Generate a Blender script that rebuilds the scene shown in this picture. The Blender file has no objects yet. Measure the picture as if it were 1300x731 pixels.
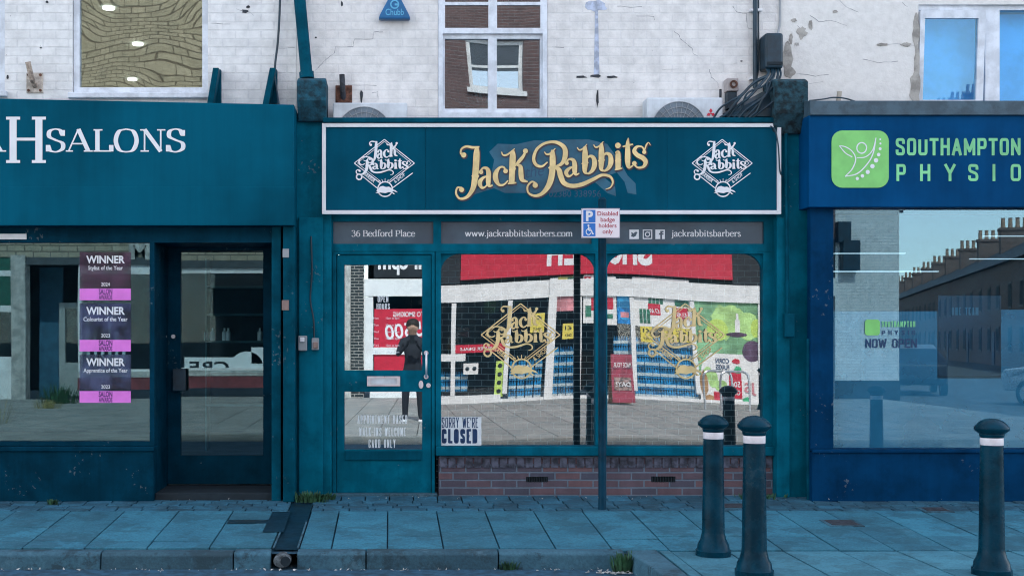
import bpy, math, random
from mathutils import Vector, Matrix
random.seed(7)
R = math.radians
scene = bpy.context.scene
COL = scene.collection

# ------------------------------------------------------------------ measures
# The shop front of the barber stands in the plane y = 0, the street runs along x,
# the photographer stands 10.5 m away on the far pavement.
DIST, FPX, VX, VY, EYE = 10.5, 1543.5, 495.0, 430.0, 1.347
def sc(y): return FPX / (DIST + y)
def X(px, y=0.0): return (px - VX) / sc(y)
def Z(py, y=0.0): return EYE - (py - VY) / sc(y)
def OX(px, q=19.3): return (px - VX) / (FPX / (DIST + q))      # far side of the street
def OZ(py, q=19.3): return EYE - (py - VY) / (FPX / (DIST + q))

# ------------------------------------------------------------------ materials
def lin(c):
    c = c / 255.0
    return c / 12.92 if c <= 0.04045 else ((c + 0.055) / 1.055) ** 2.4
def T(r, g, b, k=1.0): return tuple(min(0.9, lin(v) * k) for v in (r, g, b))

class NT:
    def __init__(s, name):
        s.m = bpy.data.materials.new(name); s.m.use_nodes = True
        s.t = s.m.node_tree; s.t.nodes.clear()
        s.out = s.t.nodes.new('ShaderNodeOutputMaterial')
    def n(s, typ, **kw):
        nd = s.t.nodes.new(typ)
        for k, v in kw.items():
            if k in nd.inputs: nd.inputs[k].default_value = v
            else: setattr(nd, k, v)
        return nd
    def l(s, a, b): s.t.links.new(a, b)

def rgba(c): return (c[0], c[1], c[2], 1.0)

def noise(nt, scale, detail=4, vec=None, rough=0.6):
    nd = nt.n('ShaderNodeTexNoise'); nd.inputs['Scale'].default_value = scale
    nd.inputs['Detail'].default_value = detail; nd.inputs['Roughness'].default_value = rough
    if vec is not None: nt.l(vec, nd.inputs['Vector'])
    return nd
def ramp(nt, fac, stops):
    r = nt.n('ShaderNodeValToRGB'); e = r.color_ramp.elements
    while len(e) < len(stops): e.new(0.5)
    for i, (p, c) in enumerate(stops):
        e[i].position = p; e[i].color = rgba(c) if len(c) == 3 else c
    nt.l(fac, r.inputs['Fac']); return r
def mixc(nt, fac, a, b, blend='MIX'):
    m = nt.n('ShaderNodeMix', data_type='RGBA', blend_type=blend)
    for sock, v in ((m.inputs[0], fac), (m.inputs[6], a), (m.inputs[7], b)):
        if isinstance(v, (int, float)): sock.default_value = v
        elif isinstance(v, tuple): sock.default_value = rgba(v)
        else: nt.l(v, sock)
    return m.outputs[2]

_cache = {}
def mat(name, col, rough=0.5, var=0.12, scale=6.0, bump=0.0, bscale=60.0, metal=0.0, streak=0.0, spec=0.5, emit=0.0, wear=0.0):
    if name in _cache: return _cache[name]
    nt = NT(name); g = nt.n('ShaderNodeNewGeometry')
    p = nt.n('ShaderNodeBsdfPrincipled', Roughness=rough, Metallic=metal)
    p.inputs['Specular IOR Level'].default_value = spec
    nz = noise(nt, scale, 5, g.outputs['Position'])
    lo = tuple(c * (1 - var) for c in col); hi = tuple(min(.95, c * (1 + var)) for c in col)
    rp = ramp(nt, nz.outputs['Fac'], [(0.4, lo), (0.6, hi)])
    colsock = rp.outputs['Color']
    if streak:
        mp = nt.n('ShaderNodeMapping'); mp.inputs['Scale'].default_value = (9, 9, 0.5)
        nt.l(g.outputs['Position'], mp.inputs['Vector'])
        n2 = noise(nt, 1.2, 6, mp.outputs['Vector'])
        r2 = ramp(nt, n2.outputs['Fac'], [(0.42, (1, 1, 1)), (0.75, (1 - streak,) * 3)])
        colsock = mixc(nt, 1.0, colsock, r2.outputs['Color'], 'MULTIPLY')
    if wear:
        nw = noise(nt, 34, 4, g.outputs['Position'], .55); nv = noise(nt, 2.2, 4, g.outputs['Position'], .6)
        mm = nt.n('ShaderNodeMath', operation='MULTIPLY'); nt.l(nw.outputs['Fac'], mm.inputs[0]); nt.l(nv.outputs['Fac'], mm.inputs[1])
        rw = ramp(nt, mm.outputs[0], [(.40, (0,0,0)), (.41, (wear * .6,) * 3)])
        colsock = mixc(nt, rw.outputs['Color'], colsock, (.22, .26, .27))
        nd = noise(nt, 4.5, 7, g.outputs['Position'], .72); rd = ramp(nt, nd.outputs['Fac'], [(.5, (1,1,1)), (.72, (.62,.66,.66))])
        colsock = mixc(nt, 1.0, colsock, rd.outputs['Color'], 'MULTIPLY')
    nt.l(colsock, p.inputs['Base Color'])
    rr = nt.n('ShaderNodeMapRange'); rr.inputs['To Min'].default_value = max(0.02, rough - .1); rr.inputs['To Max'].default_value = min(1, rough + .15)
    n3 = noise(nt, scale * 3, 4, g.outputs['Position']); nt.l(n3.outputs['Fac'], rr.inputs['Value']); nt.l(rr.outputs[0], p.inputs['Roughness'])
    if bump:
        b = nt.n('ShaderNodeBump', Strength=1.0, Distance=bump)
        n4 = noise(nt, bscale, 5, g.outputs['Position']); nt.l(n4.outputs['Fac'], b.inputs['Height']); nt.l(b.outputs['Normal'], p.inputs['Normal'])
    if emit:
        p.inputs['Emission Color'].default_value = rgba(col); p.inputs['Emission Strength'].default_value = emit
    nt.l(p.outputs[0], nt.out.inputs['Surface'])
    _cache[name] = nt.m; return nt.m

def brick_mat(name, c1, c2, mortar, bw=0.225, bh=0.075, msize=0.01, rough=0.85, bump=0.006, paint=None, dirt=0.0, side=False, specks=0.0):
    if name in _cache: return _cache[name]
    nt = NT(name); g = nt.n('ShaderNodeNewGeometry')
    sp = nt.n('ShaderNodeSeparateXYZ'); nt.l(g.outputs['Position'], sp.inputs[0])
    cb = nt.n('ShaderNodeCombineXYZ')
    nt.l(sp.outputs['Y' if side else 'X'], cb.inputs[0]); nt.l(sp.outputs['Z'], cb.inputs[1])
    wn = noise(nt, 3.0, 3, g.outputs['Position'])
    wob = nt.n('ShaderNodeVectorMath', operation='MULTIPLY_ADD'); wob.inputs[1].default_value = (0.006, 0.008, 0); nt.l(wn.outputs['Color'], wob.inputs[0]); nt.l(cb.outputs[0], wob.inputs[2])
    bt = nt.n('ShaderNodeTexBrick'); nt.l(wob.outputs[0], bt.inputs['Vector'])
    bt.inputs['Color1'].default_value = rgba(c1); bt.inputs['Color2'].default_value = rgba(c2); bt.inputs['Mortar'].default_value = rgba(mortar)
    bt.inputs['Scale'].default_value = 1.0; bt.inputs['Brick Width'].default_value = bw; bt.inputs['Row Height'].default_value = bh
    bt.inputs['Mortar Size'].default_value = msize; bt.inputs['Mortar Smooth'].default_value = 0.3; bt.inputs['Bias'].default_value = -0.1
    n2 = noise(nt, 9.0, 6, g.outputs['Position'])
    r2 = ramp(nt, n2.outputs['Fac'], [(0.38, (0.88, 0.88, 0.88)), (0.62, (1.05, 1.05, 1.05))])
    c = mixc(nt, 1.0, bt.outputs['Color'], r2.outputs['Color'], 'MULTIPLY')
    if dirt:
        mp = nt.n('ShaderNodeMapping'); mp.inputs['Scale'].default_value = (3, 3, 0.7); nt.l(g.outputs['Position'], mp.inputs['Vector'])
        n3 = noise(nt, 1.0, 7, mp.outputs['Vector'], 0.7)
        r3 = ramp(nt, n3.outputs['Fac'], [(0.45, (1, 1, 1)), (0.8, (1 - dirt, 1 - dirt * .95, 1 - dirt * .85))])
        c = mixc(nt, 1.0, c, r3.outputs['Color'], 'MULTIPLY')
    if specks:
        n5 = noise(nt, 26.0, 3, g.outputs['Position'], 0.5)
        r5 = ramp(nt, n5.outputs['Fac'], [(0.73, (0, 0, 0)), (0.76, (specks,) * 3)])
        c = mixc(nt, r5.outputs['Color'], c, (0.16, 0.15, 0.15))
    p = nt.n('ShaderNodeBsdfPrincipled', Roughness=rough); nt.l(c, p.inputs['Base Color'])
    b1 = nt.n('ShaderNodeBump', Strength=1.0, Distance=bump, invert=True); nt.l(bt.outputs['Fac'], b1.inputs['Height'])
    n4 = noise(nt, 40, 5, g.outputs['Position']); b2 = nt.n('ShaderNodeBump', Strength=1.0, Distance=0.004)
    nt.l(n4.outputs['Fac'], b2.inputs['Height']); nt.l(b1.outputs['Normal'], b2.inputs['Normal']); nt.l(b2.outputs['Normal'], p.inputs['Normal'])
    nt.l(p.outputs[0], nt.out.inputs['Surface']); _cache[name] = nt.m; return nt.m

def glass(name, refl, wave=0.0006, wscale=1.4, tint=(0.75, 0.9, 0.95), rcol=(1, 1, 1)):
    """window glass: a mirror layer over clear glass, slightly wavy as old panes are"""
    if name in _cache: return _cache[name]
    nt = NT(name); g = nt.n('ShaderNodeNewGeometry')
    tr = nt.n('ShaderNodeBsdfTransparent'); tr.inputs['Color'].default_value = rgba(tint)
    gl = nt.n('ShaderNodeBsdfGlossy', Roughness=0.0); gl.inputs['Color'].default_value = rgba(rcol)
    nz = noise(nt, wscale, 1.0, g.outputs['Position'], 0.3)
    b = nt.n('ShaderNodeBump', Strength=1.0, Distance=wave); nt.l(nz.outputs['Fac'], b.inputs['Height']); nt.l(b.outputs['Normal'], gl.inputs['Normal'])
    lw = nt.n('ShaderNodeLayerWeight', Blend=0.5); pw_ = nt.n('ShaderNodeMath', operation='POWER'); pw_.inputs[1].default_value = 4.0; nt.l(lw.outputs['Facing'], pw_.inputs[0])
    mr = nt.n('ShaderNodeMapRange'); mr.inputs['To Min'].default_value = refl; mr.inputs['To Max'].default_value = 1.0
    nt.l(pw_.outputs[0], mr.inputs['Value'])
    mx = nt.n('ShaderNodeMixShader'); nt.l(mr.outputs[0], mx.inputs[0]); nt.l(tr.outputs[0], mx.inputs[1]); nt.l(gl.outputs[0], mx.inputs[2])
    nt.l(mx.outputs[0], nt.out.inputs['Surface']); _cache[name] = nt.m; return nt.m

def film(name, col, alpha, pvar=.1, pscale=2.0):
    if name in _cache: return _cache[name]
    nt = NT(name); tr = nt.n('ShaderNodeBsdfTransparent'); p = nt.n('ShaderNodeBsdfPrincipled', Roughness=0.6)
    g = nt.n('ShaderNodeNewGeometry'); nz = noise(nt, pscale, 4, g.outputs['Position'])
    cr = ramp(nt, nz.outputs['Fac'], [(.38, tuple(c * (1 - pvar) for c in col)), (.62, tuple(min(.9, c * (1 + pvar)) for c in col))]); nt.l(cr.outputs['Color'], p.inputs['Base Color'])
    mr = nt.n('ShaderNodeMapRange'); mr.inputs['To Min'].default_value = alpha * .8; mr.inputs['To Max'].default_value = min(1, alpha * 1.2); nt.l(nz.outputs['Fac'], mr.inputs['Value'])
    mx = nt.n('ShaderNodeMixShader'); nt.l(mr.outputs[0], mx.inputs[0])
    nt.l(tr.outputs[0], mx.inputs[1]); nt.l(p.outputs[0], mx.inputs[2]); nt.l(mx.outputs[0], nt.out.inputs['Surface'])
    _cache[name] = nt.m; return nt.m

# ------------------------------------------------------------------ mesh builder
WORLD = {}
class MB:
    def __init__(s): s.v = []; s.f = []; s.m = []; s.mi = 0
    def face(s, pts):
        b = len(s.v); s.v += [tuple(p) for p in pts]; s.f.append(tuple(range(b, b + len(pts)))); s.m.append(s.mi); return s
    def raw(s, vs, fs):
        b = len(s.v); s.v += [tuple(p) for p in vs]
        for f in fs: s.f.append(tuple(i + b for i in f)); s.m.append(s.mi)
        return s
    def box(s, x0, x1, y0, y1, z0, z1):
        if x0 > x1: x0, x1 = x1, x0
        if y0 > y1: y0, y1 = y1, y0
        if z0 > z1: z0, z1 = z1, z0
        v = [(x0, y0, z0), (x1, y0, z0), (x1, y1, z0), (x0, y1, z0), (x0, y0, z1), (x1, y0, z1), (x1, y1, z1), (x0, y1, z1)]
        return s.raw(v, [(0, 3, 2, 1), (4, 5, 6, 7), (0, 1, 5, 4), (1, 2, 6, 5), (2, 3, 7, 6), (3, 0, 4, 7)])
    def prism(s, poly, y0, y1):
        """polygon in x,z given a depth from y0 (front) to y1"""
        n = len(poly)
        v = [(x, y0, z) for x, z in poly] + [(x, y1, z) for x, z in poly]
        f = [tuple(range(n)), tuple(range(2 * n - 1, n - 1, -1))] + [(i, i + n, (i + 1) % n + n, (i + 1) % n) for i in range(n)]
        return s.raw(v, f)
    def prismx(s, poly, x0, x1):
        n = len(poly)
        v = [(x0, y, z) for y, z in poly] + [(x1, y, z) for y, z in poly]
        f = [tuple(range(n)), tuple(range(2 * n - 1, n - 1, -1))] + [(i, i + n, (i + 1) % n + n, (i + 1) % n) for i in range(n)]
        return s.raw(v, f)
    def tube(s, path, r, n=10, caps=True):
        path = [Vector(p) for p in path]; rings = []
        rs = r if isinstance(r, (list, tuple)) else [r] * len(path)
        up = None
        for i, p in enumerate(path):
            d = (path[min(i + 1, len(path) - 1)] - path[max(i - 1, 0)]).normalized()
            if up is None: up = d.orthogonal().normalized()
            up = (up - d * up.dot(d)).normalized() if (up - d * up.dot(d)).length > 1e-5 else d.orthogonal().normalized()
            w = d.cross(up)
            rings.append([p + (up * math.cos(2 * math.pi * k / n) + w * math.sin(2 * math.pi * k / n)) * rs[i] for k in range(n)])
        v = [q for rg in rings for q in rg]; f = []
        for i in range(len(path) - 1):
            for k in range(n):
                f.append((i * n + k, i * n + (k + 1) % n, (i + 1) * n + (k + 1) % n, (i + 1) * n + k))
        if caps: f += [tuple(range(n - 1, -1, -1)), tuple(range((len(path) - 1) * n, len(path) * n))]
        return s.raw(v, f)
    def lathe(s, prof, cx, cy, z0=0, n=28):
        v = []; f = []
        for r, z in prof:
            for k in range(n):
                a = 2 * math.pi * k / n; v.append((cx + r * math.cos(a), cy + r * math.sin(a), z0 + z))
        for i in range(len(prof) - 1):
            for k in range(n):
                f.append((i * n + k, i * n + (k + 1) % n, (i + 1) * n + (k + 1) % n, (i + 1) * n + k))
        f += [tuple(range(n - 1, -1, -1)), tuple(range((len(prof) - 1) * n, len(prof) * n))]
        return s.raw(v, f)
    def holed(s, x0, x1, z0, z1, y0, y1, holes):
        """upright wall from y0 (front) to y1 with rectangular openings (x0,x1,z0,z1)"""
        xs = sorted({x0, x1} | {min(max(h[i], x0), x1) for h in holes for i in (0, 1)})
        zs = sorted({z0, z1} | {min(max(h[i], z0), z1) for h in holes for i in (2, 3)})
        def hole(i, j):
            if i < 0 or j < 0 or i >= len(xs) - 1 or j >= len(zs) - 1: return True
            cx = (xs[i] + xs[i + 1]) / 2; cz = (zs[j] + zs[j + 1]) / 2
            return any(h[0] < cx < h[1] and h[2] < cz < h[3] for h in holes)
        for i in range(len(xs) - 1):
            for j in range(len(zs) - 1):
                if hole(i, j): continue
                a, b, c, d = xs[i], xs[i + 1], zs[j], zs[j + 1]
                s.face([(a, y0, c), (b, y0, c), (b, y0, d), (a, y0, d)]); s.face([(b, y1, c), (a, y1, c), (a, y1, d), (b, y1, d)])
                if hole(i - 1, j): s.face([(a, y1, c), (a, y0, c), (a, y0, d), (a, y1, d)])
                if hole(i + 1, j): s.face([(b, y0, c), (b, y1, c), (b, y1, d), (b, y0, d)])
                if hole(i, j - 1): s.face([(a, y1, c), (b, y1, c), (b, y0, c), (a, y0, c)])
                if hole(i, j + 1): s.face([(a, y0, d), (b, y0, d), (b, y1, d), (a, y1, d)])
        return s
    def disc(s, cx, cz, r, y, n=24, th=0.003, rz=None):
        rz = rz or r
        return s.prism([(cx + r * math.cos(2 * math.pi * k / n), cz + rz * math.sin(2 * math.pi * k / n)) for k in range(n)], y - th, y)
    def ring(s, cx, cz, r0, r1, y, n=28, th=0.003):
        for k in range(n):
            a, b = 2 * math.pi * k / n, 2 * math.pi * (k + 1) / n
            s.prism([(cx + r0 * math.cos(a), cz + r0 * math.sin(a)), (cx + r1 * math.cos(a), cz + r1 * math.sin(a)),
                     (cx + r1 * math.cos(b), cz + r1 * math.sin(b)), (cx + r0 * math.cos(b), cz + r0 * math.sin(b))], y - th, y)
        return s
    def build(s, name, mats, parent=None, smooth=False, bevel=0.0, origin=None):
        if not isinstance(mats, (list, tuple)): mats = [mats]
        if origin is None:
            lo = [min(v[i] for v in s.v) for i in range(3)]; hi = [max(v[i] for v in s.v) for i in range(3)]
            origin = Vector(((lo[0] + hi[0]) / 2, (lo[1] + hi[1]) / 2, lo[2]))
        origin = Vector(origin)
        me = bpy.data.meshes.new(name)
        me.from_pydata([tuple(Vector(v) - origin) for v in s.v], [], s.f)
        for m_ in mats: me.materials.append(m_)
        me.polygons.foreach_set('material_index', s.m)
        if smooth: me.polygons.foreach_set('use_smooth', [True] * len(me.polygons))
        me.update()
        o = bpy.data.objects.new(name, me); COL.objects.link(o); o.location = origin; WORLD[o.name] = origin.copy()
        if smooth:
            md = o.modifiers.new('edges', 'EDGE_SPLIT'); md.split_angle = R(38)
        if bevel:
            md = o.modifiers.new('bevel', 'BEVEL'); md.width = bevel; md.segments = 2; md.limit_method = 'ANGLE'; md.angle_limit = R(40)
        if parent is not None: adopt(o, parent)
        return o

def adopt(o, p):
    o.parent = p; o.matrix_parent_inverse = Matrix.Translation(-WORLD[p.name])
def tag(o, label=None, cat=None, group=None, kind=None):
    if label: o['label'] = label
    if cat: o['category'] = cat
    if group: o['group'] = group
    if kind: o['kind'] = kind
    return o
def thing(name, loc, label, cat, group=None):
    o = bpy.data.objects.new(name, None); COL.objects.link(o); o.location = loc; WORLD[o.name] = Vector(loc); o.empty_display_size = .2
    return tag(o, label, cat, group)
def structure(o): o['kind'] = 'structure'; return o
def children(o): return [c for c in bpy.data.objects if c.parent == o]
def dup(o, delta, label=None, parent=None):
    c = o.copy(); COL.objects.link(c)
    if parent is None: c.location = Vector(o.location) + Vector(delta)
    else: c.parent = parent; c.matrix_parent_inverse = o.matrix_parent_inverse.copy()
    WORLD[c.name] = WORLD[o.name]
    if label: c['label'] = label
    for ch in children(o): dup(ch, delta, None, c)
    return c

# ------------------------------------------------------------------ lettering
def text_mesh(mb, body, h, x, y, z, sx=1.0, bold=0.0, align='LEFT', face=-1, th=0.002, spacing=1.0, width=None, slant=0.0, roll=0.0):
    """sans lettering standing upright; h = cap height; face -1 looks to the street, +1 the other way"""
    cu = bpy.data.curves.new('t', 'FONT'); cu.body = body; cu.size = 1.0; cu.offset = bold; cu.space_character = spacing
    cu.resolution_u = 3; cu.shear = slant
    ob = bpy.data.objects.new('t', cu); COL.objects.link(ob)
    dg = bpy.context.evaluated_depsgraph_get(); me = bpy.data.meshes.new_from_object(ob.evaluated_get(dg))
    bpy.data.objects.remove(ob); bpy.data.curves.remove(cu)
    if not len(me.vertices): return
    k = h / 0.70
    xs = [v.co.x for v in me.vertices]; w0, w1 = min(xs), max(xs)
    if width: sx = width / ((w1 - w0) * k)
    off = {'LEFT': w0, 'CENTER': (w0 + w1) / 2, 'RIGHT': w1}[align]
    cr, sr = math.cos(roll), math.sin(roll)
    def place(v):
        u, w = (v.co.x - off) * k * sx, v.co.y * k
        u, w = u * cr - w * sr, u * sr + w * cr
        return (x + u * (-face), y, z + w)
    vs = [place(v) for v in me.vertices]; fs = [tuple(p.vertices) for p in me.polygons]
    mb.raw(vs, fs); bpy.data.meshes.remove(me)

def smooth_path(pts, n=7):
    if len(pts) < 3: return pts
    out = []
    P = [tuple(2 * a - b for a, b in zip(pts[0], pts[1]))] + list(pts) + [tuple(2 * a - b for a, b in zip(pts[-1], pts[-2]))]
    for i in range(1, len(P) - 2):
        for k in range(n):
            t = k / n
            out.append(tuple(0.5 * ((2 * P[i][c]) + (-P[i - 1][c] + P[i + 1][c]) * t + (2 * P[i - 1][c] - 5 * P[i][c] + 4 * P[i + 1][c] - P[i + 2][c]) * t * t
                       + (-P[i - 1][c] + 3 * P[i][c] - 3 * P[i + 1][c] + P[i + 2][c]) * t ** 3) for c in range(len(pts[0]))))
    out.append(tuple(pts[-1])); return out

class Pen:
    """draws strokes as flat ribbons; every stroke lies a hair in front of the last"""
    def __init__(s, mb, y, fn, grow=0.0, step=0.00012): s.mb, s.y, s.fn, s.g, s.k, s.step = mb, y, fn, grow, 0, step
    def ribbon(s, pts):
        """pts (x, z, width) in drawing units"""
        L, Rr = [], []
        n = len(pts)
        for i in range(n):
            a, b = pts[max(i - 1, 0)], pts[min(i + 1, n - 1)]
            dx, dz = b[0] - a[0], b[1] - a[1]; d = math.hypot(dx, dz) or 1
            nx, nz = -dz / d, dx / d; w = (pts[i][2] + s.g) / 2
            L.append(s.fn(pts[i][0] + nx * w, pts[i][1] + nz * w)); Rr.append(s.fn(pts[i][0] - nx * w, pts[i][1] - nz * w))
        y = s.y - s.k * s.step; s.k += 1
        for i in range(n - 1):
            s.mb.face([(L[i][0], y, L[i][1]), (Rr[i][0], y, Rr[i][1]), (Rr[i + 1][0], y, Rr[i + 1][1]), (L[i + 1][0], y, L[i + 1][1])])
    def stroke(s, *pts): s.ribbon(smooth_path(list(pts)))
    def line(s, a, b, w): s.ribbon([(a[0], a[1], w), (b[0], b[1], w)])
    def ball(s, x, z, r):
        y = s.y - s.k * s.step; s.k += 1; r += s.g / 2
        s.mb.face([(p[0], y, p[1]) for p in [s.fn(x + r * math.cos(2 * math.pi * k / 14), z + r * math.sin(2 * math.pi * k / 14)) for k in range(14)]])

# serif alphabet: ('l' straight / 'c' curved stroke, 's' serif bar, 'o' dot)
def _st(x, a, b): return ('l', [(x, a), (x, b)])
SERIF = {
 ' ': (.24, []),
 'a': (.46, [('c', [(.07, .35), (.14, .46), (.26, .47), (.33, .37)]), _st(.33, .39, .07), ('c', [(.33, .09), (.36, .01), (.43, .04)]), ('c', [(.33, .28), (.16, .24), (.06, .12), (.13, 0), (.25, .02), (.33, .12)])]),
 'b': (.53, [_st(.11, .74, 0), ('s', .02, .11, .73), ('c', [(.11, .4), (.26, .48), (.42, .38), (.44, .22), (.37, .04), (.23, -.01), (.11, .06)])]),
 'c': (.45, [('c', [(.38, .38), (.3, .47), (.17, .46), (.06, .33), (.06, .14), (.16, 0), (.29, 0), (.4, .1)]), ('o', .37, .37, .045)]),
 'd': (.53, [_st(.41, .74, 0), ('s', .31, .41, .73), ('s', .41, .5, .015), ('c', [(.41, .4), (.26, .48), (.09, .38), (.06, .22), (.13, .04), (.27, -.01), (.41, .06)])]),
 'e': (.46, [('l', [(.06, .26), (.41, .26)]), ('c', [(.41, .26), (.38, .4), (.24, .48), (.1, .4), (.06, .24), (.1, .07), (.25, -.01), (.41, .08)])]),
 'f': (.33, [('c', [(.35, .68), (.27, .745), (.18, .7), (.15, .58)]), _st(.15, .6, 0), ('s', .03, .3, .46), ('s', .04, .27, .015), ('o', .34, .68, .045)]),
 'i': (.26, [_st(.13, .47, 0), ('s', .04, .13, .46), ('s', .03, .23, .015), ('o', .13, .64, .06)]),
 'j': (.26, [_st(.14, .47, -.08), ('s', .05, .14, .46), ('c', [(.14, -.06), (.09, -.19), (-.03, -.21)]), ('o', .14, .64, .06)]),
 'k': (.52, [_st(.11, .74, 0), ('s', .02, .11, .73), ('s', .02, .21, .015), ('l', [(.13, .2), (.38, .46)]), ('l', [(.22, .29), (.43, .01)]), ('s', .28, .48, .46), ('s', .33, .52, .015)]),
 'l': (.26, [_st(.13, .74, 0), ('s', .04, .13, .73), ('s', .03, .23, .015)]),
 'm': (.8, [_st(.12, .47, 0), _st(.4, .36, 0), _st(.68, .36, 0), ('s', .03, .12, .46), ('c', [(.12, .34), (.22, .46), (.34, .46), (.4, .34)]), ('c', [(.4, .34), (.5, .46), (.62, .46), (.68, .34)]), ('s', .03, .21, .015), ('s', .31, .49, .015), ('s', .59, .77, .015)]),
 'o': (.5, [('c', [(.25, .475), (.12, .43), (.06, .24), (.12, .05), (.25, -.005), (.38, .05), (.44, .24), (.38, .43), (.25, .475)])]),
 'r': (.38, [_st(.12, .47, 0), ('s', .03, .12, .46), ('s', .03, .24, .015), ('c', [(.12, .28), (.18, .42), (.28, .47), (.35, .43)]), ('o', .34, .42, .05)]),
 's': (.39, [('c', [(.31, .38), (.2, .475), (.09, .43), (.09, .32), (.2, .24), (.32, .15), (.3, .03), (.17, -.01), (.06, .08)])]),
 't': (.34, [_st(.15, .62, .09), ('c', [(.15, .12), (.2, 0), (.32, .06)]), ('s', .03, .31, .46)]),
 'w': (.74, [('l', [(.08, .46), (.22, 0)]), ('l', [(.22, 0), (.37, .46)]), ('l', [(.37, .46), (.52, 0)]), ('l', [(.52, 0), (.66, .46)]), ('s', 0, .18, .46), ('s', .28, .45, .46), ('s', .58, .74, .46)]),
 '.': (.22, [('o', .1, .05, .055)]),
 '3': (.5, [('c', [(.08, .57), (.15, .66), (.3, .67), (.38, .53), (.3, .39), (.18, .37)]), ('c', [(.18, .37), (.36, .34), (.43, .18), (.33, .02), (.16, -.01), (.06, .09)])]),
 '6': (.5, [('c', [(.4, .64), (.22, .62), (.09, .42), (.07, .2), (.15, .02), (.3, 0), (.42, .12), (.4, .32), (.27, .4), (.13, .32), (.09, .22)])]),
 'B': (.62, [_st(.14, .68, 0), ('l', [(.03, .67), (.35, .67)]), ('l', [(.03, .015), (.36, .015)]), ('l', [(.14, .36), (.36, .36)]), ('c', [(.33, .67), (.47, .62), (.48, .43), (.34, .36)]), ('c', [(.34, .36), (.54, .3), (.55, .07), (.36, .015)])]),
 'P': (.58, [_st(.14, .68, 0), ('s', .03, .27, .015), ('l', [(.03, .67), (.33, .67)]), ('c', [(.31, .67), (.5, .61), (.5, .38), (.31, .31), (.14, .31)])]),
 'S': (.56, [('c', [(.46, .52), (.4, .65), (.26, .69), (.11, .62), (.1, .46), (.26, .36), (.46, .26), (.47, .09), (.3, -.01), (.13, .03), (.07, .17)]), ('l', [(.475, .66), (.475, .48)]), ('l', [(.065, .2), (.065, 0)])]),
 'A': (.72, [('n', [(.08, .02), (.35, .69)]), ('l', [(.35, .69), (.62, .02)]), ('s', .16, .52, .24), ('s', 0, .2, .015), ('s', .5, .75, .015)]),
 'L': (.6, [_st(.16, .68, 0), ('s', .05, .3, .665), ('l', [(.05, .015), (.54, .015)]), ('l', [(.545, .2), (.545, 0)])]),
 'O': (.72, [('c', [(.36, .69), (.16, .62), (.07, .34), (.16, .06), (.36, -.01), (.56, .06), (.65, .34), (.56, .62), (.36, .69)])]),
 'N': (.74, [('n', [(.15, .68), (.15, 0)]), ('l', [(.15, .68), (.6, 0)]), ('n', [(.6, .68), (.6, 0)]), ('s', .03, .2, .665), ('s', .5, .73, .665), ('s', .04, .27, .015)]),
 'H': (.78, [_st(.17, .68, 0), _st(.61, .68, 0), ('s', .05, .29, .665), ('s', .05, .29, .015), ('s', .49, .73, .665), ('s', .49, .73, .015), ('s', .17, .61, .35)]),
}
def serif_text(mb, body, x0, z0, width, capz, y, thick=.1, thin=.034):
    total = sum(SERIF[c][0] for c in body); kx = width / total; kz = capz / .68
    cur = 0.0
    for ch in body:
        adv, parts = SERIF[ch]
        pen = Pen(mb, y, lambda u, w, c=cur: (x0 + (u + c) * kx, z0 + w * kz))
        for p in parts:
            if p[0] == 'o': pen.ball(p[1], p[2], p[3])
            elif p[0] == 's': pen.line((p[1], p[3]), (p[2], p[3]), thin)
            else:
                pts = smooth_path(p[1], 5) if p[0] == 'c' else p[1]
                q = []
                for i in range(len(pts)):
                    a, b = pts[max(i - 1, 0)], pts[min(i + 1, len(pts) - 1)]
                    dx, dz = b[0] - a[0], b[1] - a[1]; d = math.hypot(dx, dz) or 1
                    f = min(1.0, max(0.0, (abs(dz) / d - .25) / .65))
                    q.append((pts[i][0], pts[i][1], thin if p[0] == 'n' else thin + (thick - thin) * f))
                pen.ribbon(q)
        cur += adv

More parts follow.
